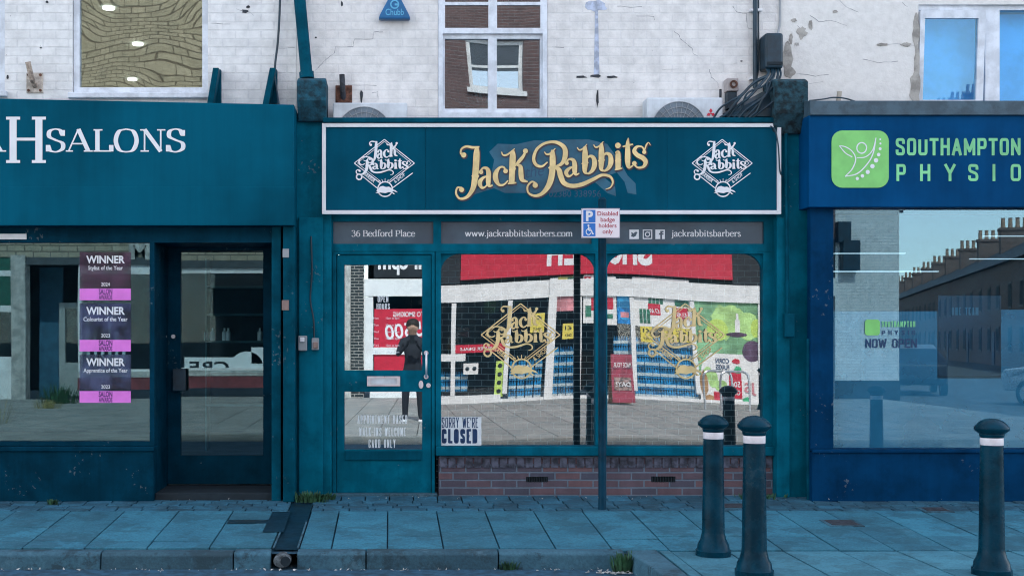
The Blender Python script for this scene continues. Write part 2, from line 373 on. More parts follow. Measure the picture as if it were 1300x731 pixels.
# the two words of the barber's script, traced as pen strokes (units: fifths of a photo pixel)
def script_word(pen, which):
    S, B = pen.stroke, pen.ball
    if which == 'jack':
        S((70,165,10),(50,150,12),(55,122,12),(85,106,14),(125,112,16),(168,108,8)); B(68,160,17)
        S((152,108,20),(150,150,38),(146,230,40),(139,310,38),(125,375,30),(90,425,20),(45,436,14),(20,405,12),(28,368,12),(58,368,12)); B(55,380,16)
        S((118,292,4),(142,298,40),(166,292,4))
        S((172,268,14),(190,243,12),(215,246,22),(226,275,30),(224,330,30),(230,356,18),(252,352,8)); B(178,268,14)
        S((222,292,8),(190,306,18),(170,335,28),(182,366,18),(205,362,10),(224,335,8))
        S((335,262,14),(322,238,12),(296,240,14),(272,275,30),(272,315,32),(292,348,18),(322,348,12),(350,322,8)); B(334,262,15)
        S((308,140,6),(318,160,10),(345,158,12),(392,120,6))
        S((380,132,20),(379,170,38),(376,250,38),(372,338,36)); S((348,342,8),(372,338,14),(402,336,8))
        S((392,232,8),(420,200,22),(448,165,18),(462,130,10)); B(460,135,16)
        S((405,222,10),(428,235,26),(432,285,32),(440,318,26),(475,330,8))
        S((355,255,4),(378,250,44),(400,244,4))
    else:
        S((600,205,8),(565,232,14),(527,222,20),(512,180,20),(535,120,18),(590,84,16),(655,80,20),(705,112,28),(712,165,32),(690,215,22),(640,238,10))
        S((580,140,6),(592,155,10),(615,152,12),(650,118,6))
        S((632,128,18),(632,170,36),(632,240,38),(622,310,38),(600,365,32),(560,408,22),(515,418,16),(478,398,12),(474,358,12),(500,330,12),(528,340,10)); B(522,352,17)
        S((604,242,4),(632,240,46),(662,236,4))
        S((648,236,14),(672,255,30),(684,295,34),(705,338,30),(755,356,26),(820,346,26),(890,314,22),(945,288,18),(995,296,16),(1014,330,12),(1000,364,8),(968,378,4))
        S((718,210,12),(735,188,12),(762,192,22),(772,220,30),(772,262,30),(780,284,16),(802,276,6)); B(722,212,13)
        S((770,232,8),(738,246,18),(718,270,26),(730,294,18),(752,288,10),(772,262,8))
        for dx, dz in ((0, 0), (104, -17)):
            S((788+dx,112+dz,6),(800+dx,128+dz,9),(822+dx,122+dz,10),(850+dx,92+dz,5))
            S((838+dx,105+dz,18),(838+dx,150+dz,34),(838+dx,210+dz,36),(836+dx,262+dz,26),(850+dx,280+dz,10))
            S((842+dx,190+dz,8),(868+dx,168+dz,16),(892+dx,180+dz,26),(898+dx,220+dz,32),(884+dx,258+dz,24),(856+dx,278+dz,12),(838+dx,262+dz,8))
            S((815+dx,216+dz,3),(838+dx,212+dz,44),(860+dx,208+dz,3))
        S((1030,146,8),(1046,142,22),(1047,160,32),(1047,215,34),(1047,250,32)); S((1026,254,8),(1047,250,12),(1074,244,8)); B(1046,100,18); S((1028,196,3),(1047,194,40),(1066,190,3))
        S((1112,52,4),(1108,85,22),(1108,150,34),(1108,205,32),(1116,238,20),(1142,228,6)); S((1076,108,8),(1108,100,14),(1142,92,8)); S((1090,186,3),(1108,184,40),(1126,180,3))
        S((1216,138,14),(1200,110,10),(1168,108,16),(1150,134,26),(1168,160,28),(1205,180,30),(1222,205,28),(1208,234,18),(1172,240,12),(1146,218,10)); B(1213,142,13); B(1150,214,15)
        S((1216,128,8),(1226,98,10),(1240,82,6),(1252,98,4))

def script_sign(mb, fn, y, grow=0.0):
    p = Pen(mb, y, fn, grow); script_word(p, 'jack'); script_word(p, 'rabbits')

def hare(mb, fn, y):
    """a leaping hare silhouette about 100 units long"""
    poly = [(-52,4),(-40,-2),(-34,-14),(-26,-20),(-12,-22),(6,-16),(22,-18),(34,-12),(46,-2),(62,4),(74,16),(60,12),(48,8),(42,12),(58,24),(50,26),(34,14),(20,14),(2,20),(-14,18),(-28,16),(-42,20),(-56,18),(-44,12)]
    mb.face([(a, y, b) for a, b in [fn(u, w) for u, w in poly]])

def emblem(mb, cx, cz, w, y, flip=False):
    """the diamond badge: double frame, two script words, two captions, ring with the hare; w = full width in metres"""
    k = w / 620.0
    fn = lambda u, v: (cx + (u - 393) * k, cz - (v - 365) * k)
    pen = Pen(mb, y, fn, 0.0, 0.0001)
    for d, wd in ((0, 9), (26, 5)):
        t, l, r, b = (393, 72 + d * .8), (85 + d * 1.25, 315), (700 - d * 1.25, 315), (393, 552 - d * .8)
        pen.line(t, l, wd); pen.line(t, r, wd); pen.line(l, (l[0] + (b[0] - l[0]) * .86, l[1] + (b[1] - l[1]) * .86), wd); pen.line(r, (r[0] + (b[0] - r[0]) * .86, r[1] + (b[1] - r[1]) * .86), wd)
    pen.line((165, 445), (318, 568), 9); pen.line((682, 415), (478, 566), 9)
    for a in range(28):
        a0, a1 = 2 * math.pi * a / 28, 2 * math.pi * (a + 1) / 28
        pen.line((400 + 75 * math.cos(a0), 580 + 75 * math.sin(a0)), (400 + 75 * math.cos(a1), 580 + 75 * math.sin(a1)), 13)
    for a in range(12):
        a0, a1 = 2 * math.pi * a / 12, 2 * math.pi * (a + 1) / 12
        pen.line((135 + 28 * math.cos(a0), 455 + 28 * math.sin(a0)), (135 + 28 * math.cos(a1), 455 + 28 * math.sin(a1)), 15)
    for a in range(-2, 3):
        pen.line((400 + a * 22, 498 - abs(a) * -6), (400 + a * 34, 470 + abs(a) * 10), 5)
    k1 = 0.66
    pj = Pen(mb, y - .004, lambda u, v: fn(222 + (u - 20) * k1 * 1.02, 92 + (v - 105) * k1), 4.0, 0.0001); script_word(pj, 'jack')
    k2 = 0.70
    pr = Pen(mb, y - .008, lambda u, v: fn(135 + (u - 515) * k2, 268 + (v - 120) * k2 * .78 + (u - 515) * .06), 4.0, 0.0001); script_word(pr, 'rabbits')
    hare(mb, lambda u, v: fn(400 + u * 1.75, 588 + v * 1.75), y - .0125)
    # captions along the lower edges
    a = math.atan2(-(b[1] - l[1]), (b[0] - l[0]))
    x, z = fn(178, 432); text_mesh(mb, 'BARBER', 34 * k, x, y - .001, z, sx=.8, bold=.01, roll=a)
    x, z = fn(505, 520); text_mesh(mb, '& SHOP', 34 * k, x, y - .001, z, sx=.8, bold=.01, roll=-a)

# condensed grotesque capitals drawn with a constant stroke
SANS = {   # ('s' sharp / 'r' rounded, points)
 'A': (1.1, [('s', [(0,0),(.5,1),(1,0)]), ('s', [(.2,.3),(.8,.3)])]), 'B': (1, [('s', [(0,0),(0,1)]), ('r', [(0,1),(.6,1),(1,1),(1,.53),(.6,.53),(0,.53)]), ('r', [(0,.53),(.6,.53),(1,.53),(1,0),(.6,0),(0,0)])]),
 'C': (1, [('r', [(1,.68),(1,1),(.5,1),(0,1),(0,.5),(0,0),(.5,0),(1,0),(1,.32)])]), 'D': (1, [('s', [(0,0),(0,1)]), ('r', [(0,1),(.5,1),(1,1),(1,.5),(1,0),(.5,0),(0,0)])]),
 'E': (.85, [('s', [(1,1),(0,1),(0,0),(1,0)]), ('s', [(0,.52),(.85,.52)])]), 'H': (1, [('s', [(0,0),(0,1)]), ('s', [(1,0),(1,1)]), ('s', [(0,.52),(1,.52)])]), 'I': (0, [('s', [(0,0),(0,1)])]),
 'K': (1, [('s', [(0,0),(0,1)]), ('s', [(1,1),(0,.4)]), ('s', [(.3,.58),(1,0)])]), 'L': (.8, [('s', [(0,1),(0,0),(1,0)])]), 'M': (1.35, [('s', [(0,0),(0,1),(.5,.2),(1,1),(1,0)])]), 'N': (1.05, [('s', [(0,0),(0,1),(1,0),(1,1)])]),
 'O': (1, [('r', [(.5,1),(0,1),(0,.5),(0,0),(.5,0),(1,0),(1,.5),(1,1),(.5,1)])]), 'P': (1, [('s', [(0,0),(0,1)]), ('r', [(0,1),(.6,1),(1,1),(1,.44),(.6,.44),(0,.44)])]),
 'R': (1, [('s', [(0,0),(0,1)]), ('r', [(0,1),(.6,1),(1,1),(1,.48),(.6,.48),(0,.48)]), ('s', [(.5,.48),(1,0)])]), 'S': (1, [('r', [(1,.7),(1,1),(.5,1),(0,1),(0,.62),(.5,.52),(1,.40),(1,0),(.5,0),(0,0),(0,.3)])]),
 'T': (.95, [('s', [(0,1),(1,1)]), ('s', [(.5,1),(.5,0)])]), 'U': (1, [('r', [(0,1),(0,.4),(0,0),(.5,0),(1,0),(1,.4),(1,1)])]), 'W': (1.6, [('s', [(0,1),(.25,0),(.5,.9),(.75,0),(1,1)])]), 'Y': (1.05, [('s', [(0,1),(.5,.45),(1,1)]), ('s', [(.5,.45),(.5,0)])]),
 "'": (0, [('s', [(0,.75),(0,1)])]), '-': (.5, [('s', [(0,.48),(1,.48)])]), ' ': (.55, []),
}
def chaikin(p, n=3):
    for _ in range(n):
        q = [p[0]]
        for a, b in zip(p, p[1:]):
            q += [(a[0] * .75 + b[0] * .25, a[1] * .75 + b[1] * .25), (a[0] * .25 + b[0] * .75, a[1] * .25 + b[1] * .75)]
        p = q + [p[-1]]
    return p
def sans_text(mb, body, x0, z0, width, cap, y, t=.17, gap=.13):
    """t and gap are fractions of the cap height"""
    n = len(body); rel = sum(SANS[c][0] for c in body)
    k = (width / cap - n * t - (n - 1) * gap) / max(rel, .01)
    cur = 0.0
    for ch in body:
        r, polys = SANS[ch]; w = r * k
        pen = Pen(mb, y, lambda u, v: (x0 + u * cap, z0 + v * cap), 0, .00003)
        for kind, pl in polys:
            q = [(cur + t / 2 + u * w, t / 2 + v * (1 - t)) for u, v in pl]
            if kind == 'r':
                pen.ribbon([(a, b, t) for a, b in chaikin(q)]); continue
            for i in range(len(q) - 1):
                a, b = q[i], q[i + 1]; d = math.hypot(b[0] - a[0], b[1] - a[1]) or 1
                ux, uz = (b[0] - a[0]) / d, (b[1] - a[1]) / d
                def ext(p, end):
                    if not end: return 0
                    if (p[1] <= t / 2 + 1e-6 or p[1] >= 1 - t / 2 - 1e-6) and abs(uz) > .3: return t / 2 / abs(uz)
                    if abs(uz) < 1e-6 and (p[0] <= cur + t / 2 + 1e-6 or p[0] >= cur + w + t / 2 - 1e-6): return t / 2
                    return 0
                ea, eb = ext(a, i == 0), ext(b, i == len(q) - 2)
                pen.line((a[0] - ux * ea, a[1] - uz * ea), (b[0] + ux * eb, b[1] + uz * eb), t)
                if i: pen.ball(a[0], a[1], t / 2)
        cur += w + t + gap

def sheet(name, x0, x1, z0, z1, y, m, parent, tilt0=0.0, tilt1=0.0, nx=16, nz=10):
    """one big pane of slightly warped old glass: the lean of the sheet changes from tilt0 to tilt1 along it"""
    mb = MB(); zc = (z0 + z1) / 2; v = []
    for i in range(nx + 1):
        u = i / nx; w = .5 - .5 * math.cos(math.pi * u); th = tilt0 + (tilt1 - tilt0) * w
        for j in range(nz + 1):
            z = z0 + (z1 - z0) * j / nz; v.append((x0 + (x1 - x0) * u, y + th * (z - zc), z))
    f = [(i * (nz + 1) + j, (i + 1) * (nz + 1) + j, (i + 1) * (nz + 1) + j + 1, i * (nz + 1) + j + 1) for i in range(nx) for j in range(nz)]
    mb.raw(v, f); o = mb.build(name, m, parent)
    o.data.polygons.foreach_set('use_smooth', [True] * len(o.data.polygons)); return o

# ================================================================== palette
M_WBRICK = brick_mat('white painted brick', (.82,.815,.80), (.86,.85,.835), (.77,.765,.76), bump=.0018, msize=.007, dirt=.13, specks=.5)
M_CBRICK = brick_mat('cream painted brick', (.80,.775,.75), (.82,.795,.77), (.765,.745,.73), bump=.0012, msize=.007, dirt=.10, specks=.3)
M_RISER = brick_mat('purple red stall brick', (.07,.07,.10), (.17,.09,.095), (.14,.18,.23), bw=.22, bh=.066, msize=.008, dirt=.4)
M_TEAL = mat('teal gloss paint', (.001,.118,.182), .42, .2, 3, .0006, 35, streak=.2, spec=.03, wear=.6)
M_TEALD = mat('dark teal paint', (.001,.070,.112), .45, .2, 4, .0005, 40, streak=.25, spec=.03, wear=.6)
M_PANEL = mat('teal sign panel', (.001,.075,.128), .3, .12, 1.5, .0002, 5, streak=.15, spec=.03)
M_SALON = mat('salon teal board', (.001,.080,.132), .4, .30, .5, .0003, 4, streak=.15, spec=.03)
M_SALOND = mat('salon navy paint', (.001,.037,.068), .45, .2, 3, .0006, 40, streak=.25, spec=.03, wear=.6)
M_BLUE = mat('physio blue board', (.001,.062,.180), .4, .18, 1.0, .0002, 5, streak=.15, spec=.03)
M_BLUED = mat('physio navy paint', (.001,.040,.112), .45, .15, 3, .0006, 40, streak=.2, spec=.03, wear=.6)
M_LEAD = mat('grey lead flashing', (.045,.085,.115), .55, .25, 8, .002, 30)
M_WHITE = mat('white gloss', (.78,.78,.80), .35, .05, 5)
M_WFRAME = mat('white window paint', (.70,.74,.80), .4, .14, 7, .0008, 60, streak=.12)
M_LETTER = mat('white lettering', (.82,.82,.84), .45, .03)
M_PALE = mat('pale lettering', (.78,.84,.86), .5, .05)
M_GOLD = mat('gold leaf lettering', (.80,.60,.28), .4, .12, 9)
M_MAROON = mat('maroon letter edge', (.05,.035,.055), .5, .1)
M_GREEN = mat('lime green sign', (.22,.62,.16), .4, .06)
M_GLETTER = mat('green lettering', (.20,.62,.28), .4, .2, 1.4)
M_GREYP = mat('grey transom panel', (.060,.100,.135), .3, .2, 2)
M_BLACK = mat('black paint', (.003,.026,.045), .4, .3, 8, .001, 50)
M_BOLL = mat('bollard black', (.001,.034,.058), .25, .3, 6, .0005, 70, spec=.10, wear=.12)
M_DARK = mat('dark void', (.006,.016,.024), .8, .2)
M_STEEL = mat('brushed steel', (.62,.66,.70), .3, .1, 9, metal=.9)
M_PLASTIC = mat('white casing', (.62,.66,.70), .45, .12, 6, streak=.2)
M_RUST = mat('rusty iron', (.13,.055,.035), .8, .5, 22, .004, 60)
M_DRUST = mat('dark iron', (.03,.035,.045), .7, .4, 22, .003, 60)
M_PATCH = mat('bare render', (.36,.34,.31), .9, .25, 12, .004, 40)
M_CRACK = mat('crack shadow', (.27,.27,.29), .95, .3)
M_STAIN = mat('bluish old paint', (.45,.50,.62), .8, .25, 14)
M_GREY = mat('grey plastic', (.30,.32,.34), .5, .1)
M_PINK = mat('pink print', (.80,.20,.72), .5, .06)
M_PINKD = mat('violet print', (.055,.085,.17), .5, .6, 7)
M_SKYBLUE = mat('sign blue', (.015,.16,.52), .4, .05)
M_SIGNW = mat('sign white', (.86,.76,.79), .4, .03)
M_SIGNR = mat('sign red ink', (.42,.03,.06), .5, .05)
M_RED = mat('shop red', (.55,.02,.05), .4, .08)
M_YELLOW = mat('yellow card', (.72,.60,.10), .5, .08)
M_NAVYINK = mat('navy ink', (.004,.035,.11), .5, .1)
M_STONE = mat('pale stone', (.46,.46,.44), .8, .25, 5, .004, 25, streak=.3)
M_OPPDK = mat('black shop board', (.010,.016,.022), .4, .2, 3)
M_WPANEL = mat('white pvc frame', (.76,.77,.77), .4, .06, 4)
M_LAMP = mat('ceiling lamp glow', (1.0,.95,.85), .5, 0, emit=1.6)
M_TUBE = mat('strip lamp glow', (.85,.95,1.0), .5, 0, emit=.22)
M_SOIL = mat('gutter dirt', (.008,.05,.085), .95, .4, 20, .004, 60)
M_WEED = mat('weed green', (.03,.10,.045), .7, .4, 9)
M_DRYGRASS = mat('dry grass', (.34,.30,.12), .8, .3, 9)
M_TARMAC = mat('asphalt', (.018,.075,.125), .92, .35, 12, .005, 120)
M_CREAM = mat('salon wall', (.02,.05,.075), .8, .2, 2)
M_TEALMETAL = mat('alarm blue', (.003,.12,.30), .35, .1)

def slab_mat(name, col, var, grime=0.0):
    nt = NT(name); g = nt.n('ShaderNodeNewGeometry')
    rp = ramp(nt, g.outputs['Random Per Island'], [(0, tuple(c * (1 - var) for c in col)), (1, tuple(c * (1 + var) for c in col))])
    nz = noise(nt, 3.0, 7, g.outputs['Position'], .7)
    r2 = ramp(nt, nz.outputs['Fac'], [(.38, (.74,.80,.83)), (.62, (1.16,1.12,1.1))])
    c = mixc(nt, 1.0, rp.outputs['Color'], r2.outputs['Color'], 'MULTIPLY')
    n3 = noise(nt, 55, 3, g.outputs['Position'], .6)
    r3 = ramp(nt, n3.outputs['Fac'], [(.4, (.84,.85,.86)), (.6, (1.1,1.1,1.1))])
    c = mixc(nt, 1.0, c, r3.outputs['Color'], 'MULTIPLY')
    vo = nt.n('ShaderNodeTexVoronoi'); vo.inputs['Scale'].default_value = 5.0; nt.l(g.outputs['Position'], vo.inputs['Vector'])
    rv = ramp(nt, vo.outputs['Distance'], [(.06, (.55,.6,.62)), (.085, (1,1,1))])   # trodden gum
    c = mixc(nt, .6, c, mixc(nt, 1.0, c, rv.outputs['Color'], 'MULTIPLY'))
    if grime:
        n6 = noise(nt, 2.6, 9, g.outputs['Position'], .75); r6 = ramp(nt, n6.outputs['Fac'], [(.50, (0,0,0)), (.56, (grime,) * 3)])
        c = mixc(nt, r6.outputs['Color'], c, tuple(v * .38 for v in col))
        n7 = noise(nt, 5.1, 8, g.outputs['Position'], .75); r7 = ramp(nt, n7.outputs['Fac'], [(.56, (0,0,0)), (.7, (grime * .8,) * 3)])
        c = mixc(nt, r7.outputs['Color'], c, tuple(min(.5, v * 1.25 + .05) for v in col))
    p = nt.n('ShaderNodeBsdfPrincipled', Roughness=.8); nt.l(c, p.inputs['Base Color'])
    b = nt.n('ShaderNodeBump', Strength=1.0, Distance=.004); n4 = noise(nt, 70, 6, g.outputs['Position']); nt.l(n4.outputs['Fac'], b.inputs['Height']); nt.l(b.outputs['Normal'], p.inputs['Normal'])
    nt.l(p.outputs[0], nt.out.inputs['Surface']); return nt.m
M_SLAB = slab_mat('blue grey paving slab', (.032,.180,.255), .17, .5)
M_SLABL = slab_mat('pale lit paving slab', (.055,.215,.285), .17, .4)  # paler base colour also stands in for light bounced onto the build-out
M_SETT = slab_mat('dark paving brick', (.022,.115,.175), .3, .6)
M_KERB = slab_mat('granite kerb', (.040,.120,.165), .3, .9)
M_OPAVE = slab_mat('far grey paving', (.30,.31,.30), .12)

G_BARBER = glass('barber shop glass', .27, .0005, 1.3)
G_DOOR = glass('barber door glass', .23, .0004, 1.2)
G_SALON = glass('salon shop glass', .08, .0010, .9, (.7,.9,.95), (.75,.95,1))
G_SALOND = glass('salon door glass', .07, .0003, 1.0, (.7,.9,.95), (.8,.97,1))
G_PHYSIO = glass('physio shop glass', .10, .0006, .7, (.75,.92,1.0), (.56,.76,.84))
G_UP1 = glass('upper salon pane', .16, .0125, 1.3, (.75,.85,.85), (.95,.93,.84))
G_UP2 = glass('old sash pane', .17, .008, .8, (.7,.8,.85))
G_UP3 = glass('blue blind pane', .05, .0008, 1.0, (.8,.95,1.0), (.5,.75,.95))
G_OPP = glass('far shop glass', .05, .0004, .7, (.9,.95,.97))

# ================================================================== ground
SLOPE, KERBY, PZ, RZ = .057, -2.11, -.12, -.24
def gz(y): return max(PZ, SLOPE * min(y, 0.0)) if y > KERBY else PZ
def block(mb, x0, x1, y0, y1, zt, th=.05, skew=0.0, jit=.0035):
    """paving unit whose top follows the fall of the pavement; y0 nearer the wall"""
    j = [random.uniform(-jit, jit) for _ in range(4)]
    za, zb = zt(y0), zt(y1)
    v = [(x0, y1, zb + j[0]), (x1, y1, zb + j[1]), (x1, y0, za + j[2]), (x0, y0, za + j[3])]
    lo = [(a, b, c - th) for a, b, c in v]
    mb.raw(v + lo, [(0, 1, 2, 3), (7, 6, 5, 4), (0, 4, 5, 1), (1, 5, 6, 2), (2, 6, 7, 3), (3, 7, 4, 0)])

g = MB(); g.face([(-500, -500, -.30), (500, -500, -.30), (500, 500, -.30), (-500, 500, -.30)])
structure(g.build('ground', M_SOIL))
g = MB(); g.face([(-60, -7.7, RZ), (60, -7.7, RZ), (60, 3, RZ), (-60, 3, RZ)])
structure(g.build('road', M_TARMAC))
# bedding under the paving, then the paving itself
g = MB()
g.face([(-9, KERBY + .02, PZ - .018), (12, KERBY + .02, PZ - .018), (12, .6, .0 - .016), (-9, .6, -.016)])
g.face([(1.70, -4.6, PZ - .014), (12, -4.6, PZ - .014), (12, KERBY, PZ - .014), (1.70, KERBY, PZ - .014)])
structure(g.build('paving_bed', M_SOIL))
pv = MB()
GAP = .010
DRX0, DRX1 = X(369, -.6), X(393, -.6)                       # drain channel
def row(xa, xb, w, y0, y1, start=0.0, skip=None):
    x = xa + start
    while x < xb:
        a, b = x, min(x + w, xb)
        if not (a < DRX1 and b > DRX0):
            block(pv, a + GAP / 2, b - GAP / 2, y0 - GAP / 2, y1 + GAP / 2, lambda y: SLOPE * y)
        else:
            if DRX0 - a > .05: block(pv, a + GAP / 2, DRX0 - .02, y0 - GAP / 2, y1 + GAP / 2, lambda y: SLOPE * y)
            if b - DRX1 > .05: block(pv, DRX1 + .02, b - GAP / 2, y0 - GAP / 2, y1 + GAP / 2, lambda y: SLOPE * y)
        x = b
# rows of slabs: seam positions read off the street
SW = .392
xs0 = X(492.3, -.68) - SW * 2
for i in range(24):
    a = xs0 + i * SW; b = a + SW
    if b > 11: break
    if a < DRX1: a = DRX1 + .02
    if a > b - .08: continue
    cut = random.choice([None, None, -1.72, -1.62, -1.28, -1.15]) if i > 1 else [-1.75, None][i]
    ys = [-.68] + ([cut] if cut else []) + [-2.0 if b < 1.66 else -2.06]
    for y0, y1 in zip(ys, ys[1:]): block(pv, a + GAP / 2, b - GAP / 2, y0 - GAP / 2, y1 + GAP / 2, lambda y: SLOPE * y)
SWL = .437
i = 0; x = DRX0 - .02
while x > -8.5:
    a, b = x - SWL, x
    cut = random.choice([-1.05, -1.3, -1.5, None]); ys = [-.68] + ([cut, -1.78] if cut else [-1.78]) + [-1.99]
    if i == 0: ys = [-.68, -1.05, -1.5, -1.99]
    for y0, y1 in zip(ys, ys[1:]): block(pv, a + GAP / 2, b - GAP / 2, y0 - GAP / 2, y1 + GAP / 2, lambda y: SLOPE * y)
    x = a; i += 1
structure(pv.build('pavement', M_SLAB, bevel=.004))
pv = MB()                                                    # two bands of paving bricks along the shop fronts
row(-8, 11, .205, -.47, -.575, .03); row(-8, 11, .21, -.575, -.68, .11); row(-8, 11, .20, -.36, -.47, .06); row(-8, 11, .21, -.25, -.36, .0)
row(-8, 11, .205, -.02, -.25, .0)
for i in range(70):                                          # small bricks behind the kerb
    a = -8 + i * .135
    if a + .13 < 1.5 and not (a < DRX1 and a + .13 > DRX0) and (i // 4) % 3 != 1:
        pass
structure(pv.build('paving_brick_strip', M_SETT, bevel=.004))
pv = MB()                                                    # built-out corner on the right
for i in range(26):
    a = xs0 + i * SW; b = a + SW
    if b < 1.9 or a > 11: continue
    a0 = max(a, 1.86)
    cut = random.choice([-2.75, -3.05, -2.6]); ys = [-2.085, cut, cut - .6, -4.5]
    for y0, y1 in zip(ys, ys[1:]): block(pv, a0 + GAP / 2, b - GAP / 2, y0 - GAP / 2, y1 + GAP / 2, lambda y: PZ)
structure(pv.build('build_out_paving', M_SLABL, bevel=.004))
kb = MB(); x = -8.4                                          # kerb stones along the road
while x < 1.55:
    L = .915; b = min(x + L, 1.62)
    if not (x < DRX1 and b > DRX0):
        spans = [(x, b)]
    else: spans = [(x, DRX0 - .01), (DRX1 + .01, b)]
    for s0, s1 in spans:
        if s1 - s0 < .05: continue
        jz = random.uniform(-.004, .004)
        kb.prismx([(-2.005, PZ + .002 + jz), (-2.095, PZ - .002 + jz), (-2.115, PZ - .022 + jz), (-2.125, RZ - .05), (-2.005, RZ - .05)], s0 + .004, s1 - .004)
    x = b
for k in range(4):                                           # kerb returning along the side of the build-out
    y0, y1 = -2.01 - k * .7, -2.01 - (k + 1) * .7 + .008
    dx = .045 * k
    kb.raw([(1.64 + dx, y0, PZ), (1.85, y0, PZ + .002), (1.85, y1, PZ + .002), (1.685 + dx, y1, PZ), (1.63 + dx, y0, RZ - .03), (1.85, y0, RZ - .03), (1.85, y1, RZ - .03), (1.675 + dx, y1, RZ - .03)],
           [(0, 1, 2, 3), (0, 3, 7, 4), (0, 4, 5, 1), (2, 6, 7, 3), (1, 5, 6, 2)])
structure(kb.build('kerb', M_KERB, bevel=.008))
# far pavement and its kerb
g = MB()
for i in range(48):
    for j in range(14):
        a = -16 + i * .62; y0 = -7.85 - j * .82
        if a + .6 < 12.4: block(g, a + .004, a + .612, y0 - .004, y0 - .812, lambda y: -.12 + (-7.8 - y) * .002, jit=.001)
structure(g.build('far_pavement', M_OPAVE))
g = MB(); g.prismx([(-7.7, -.12), (-7.84, -.118), (-7.84, -.3), (-7.69, -.3)], -16, 12.4); structure(g.build('far_kerb', M_OPAVE, bevel=.01))
g = MB(); g.face([(12.4, -7.7, RZ + .004), (200, -7.7, RZ + .004), (200, -400, RZ + .004), (12.4, -400, RZ + .004)]); structure(g.build('side_street', mat('worn asphalt', (.11,.12,.125), .9, .25, 4, .003, 90)))

# ================================================================== shop buildings
TOP = 8.6
SX0, SX1, BX1, PX1 = -7.2, X(376.5, .15), X(989, .15), 9.2
WY = .15
def upper_part(bld, x0, x1, m, holes, name='upper_wall', y=WY):
    zb = 2.55
    return MB().holed(x0, x1, zb, TOP, y, y + .28, holes).build(name, m, bld)
def shell(bld, x0, x1):
    MB().box(x0, x1, WY - .12, 9.0, TOP, TOP + .18).build('roof', M_LEAD, bld)
    MB().box(x0 + .01, x1 - .01, 8.8, 9.0, -.2, TOP).build('rear_wall', M_STONE, bld)
    MB().box(x0 + .01, x1 - .01, WY + .28, 8.8, 2.86, 2.98).box(x0 + .01, x1 - .01, WY + .29, 8.8, 4.92, 5.04).build('floor_slab', mat('plaster ceiling', (.42,.42,.40), .8, .1), bld)
    MB().box(x0 + .01, x1 - .01, .3, 8.8, -.05, .02).build('shop_floor', mat('shop floor', (.10,.12,.13), .5, .3, 2), bld)

# ---------- salon
salon = thing('shop_building', ((SX0 + SX1) / 2, 0, 0), 'end building with white painted brick above the dark teal hair salon front', 'building')
w1 = (X(92, WY), X(264, WY), Z(119, WY), Z(-130, WY)); w0 = (X(-150, WY), X(6, WY), Z(117, WY), Z(-130, WY))
upper_part(salon, SX0, SX1, M_WBRICK, [w1, w0])
shell(salon, SX0, SX1)
MB().box(SX0, SX0 + .25, WY + .29, 8.8, -.2, TOP).build('side_wall', M_WBRICK, salon)
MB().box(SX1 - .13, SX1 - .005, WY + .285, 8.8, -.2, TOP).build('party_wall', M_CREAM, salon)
def casement(bld, w, gm, fw=.055, y=WY, sill=True, mats=M_WFRAME, name='window'):
    x0, x1, z0, z1 = w
    f = MB().holed(x0 + .004, x1 - .004, z0 + .004, z1, y + .03, y + .10, [(x0 + fw, x1 - fw, z0 + fw * 1.1, z1 - fw)]).build(name, mats, bld, bevel=.006)
    MB().box(x0 + fw - .005, x1 - fw + .005, y + .06, y + .066, z0 + fw - .005, z1 - fw).build('pane', gm, f)
    if sill: MB().box(x0 - .03, x1 + .03, y - .05, y + .09, z0 - .045, z0 + .002).build('sill', mats, f, bevel=.006)
    return f
casement(salon, w1, G_UP1); casement(salon, w0, G_UP1, .12)
for px, py, Y in ((138, 8, 2.6), (175, 57, 4.2), (168, 102, 6.2)):
    MB().lathe([(.065, 0), (.065, .02)], X(px, Y), Y, 4.895, 20).build('ceiling_lamp', M_LAMP, salon)
# salon shop front, one step in front of the barber's
SF = -.25
FZ0 = Z(288, SF)
rx0, rx1 = X(-70, SF), X(196, SF)
MB().box(rx0, rx1, SF - .03, SF + .1, -.02, Z(569, SF)).build('stall_riser', M_SALOND, salon, bevel=.006)
MB().box(rx0, rx1 + .01, SF - .05, SF + .1, Z(572, SF), Z(566, SF)).build('window_sill', M_SALOND, salon, bevel=.006)
shopw = MB().holed(rx0, rx1, Z(565.5, SF), FZ0 - .002, SF, SF + .07, [(rx0 + .06, X(190, SF), Z(560, SF), Z(308, SF))]).build('shop_window', M_SALOND, salon, bevel=.005)
MB().box(rx0 + .05, X(190.5, SF), SF + .03, SF + .036, Z(566, SF), Z(307, SF)).build('pane', G_SALON, shopw)
# door recess
dj = SF + .55
MB().box(rx1 - .05, rx1, SF + .075, dj + .1, 0, FZ0).build('recess_side', M_SALOND, salon)
MB().box(X(345, SF), X(357, SF), SF - .02, dj + .1, -.02, FZ0).build('door_post', M_TEALD, salon, bevel=.006)
MB().box(X(360, SF), X(375, SF), SF - .06, SF + .35, -.02, FZ0).build('pilaster', M_TEALD, salon, bevel=.008)
MB().box(rx1, X(346, SF), SF - .0, dj + .1, Z(308, SF), FZ0 - .003).build('recess_soffit', M_SALOND, salon)
MB().box(rx1, X(346, SF), SF + .02, dj + .05, -.02, .045).build('door_step', M_DARK, salon, bevel=.006)
sd0, sd1 = X(203, dj), X(352, dj)
ftop = Z(312, dj)
MB().holed(X(196, dj), X(358, dj), .04, FZ0, dj, dj + .07, [(sd0 + .06, sd1 - .04, .03, ftop)]).build('door_frame', M_SALOND, salon, bevel=.005)
gd = (X(229, dj), X(334, dj), Z(578, dj), Z(318, dj))
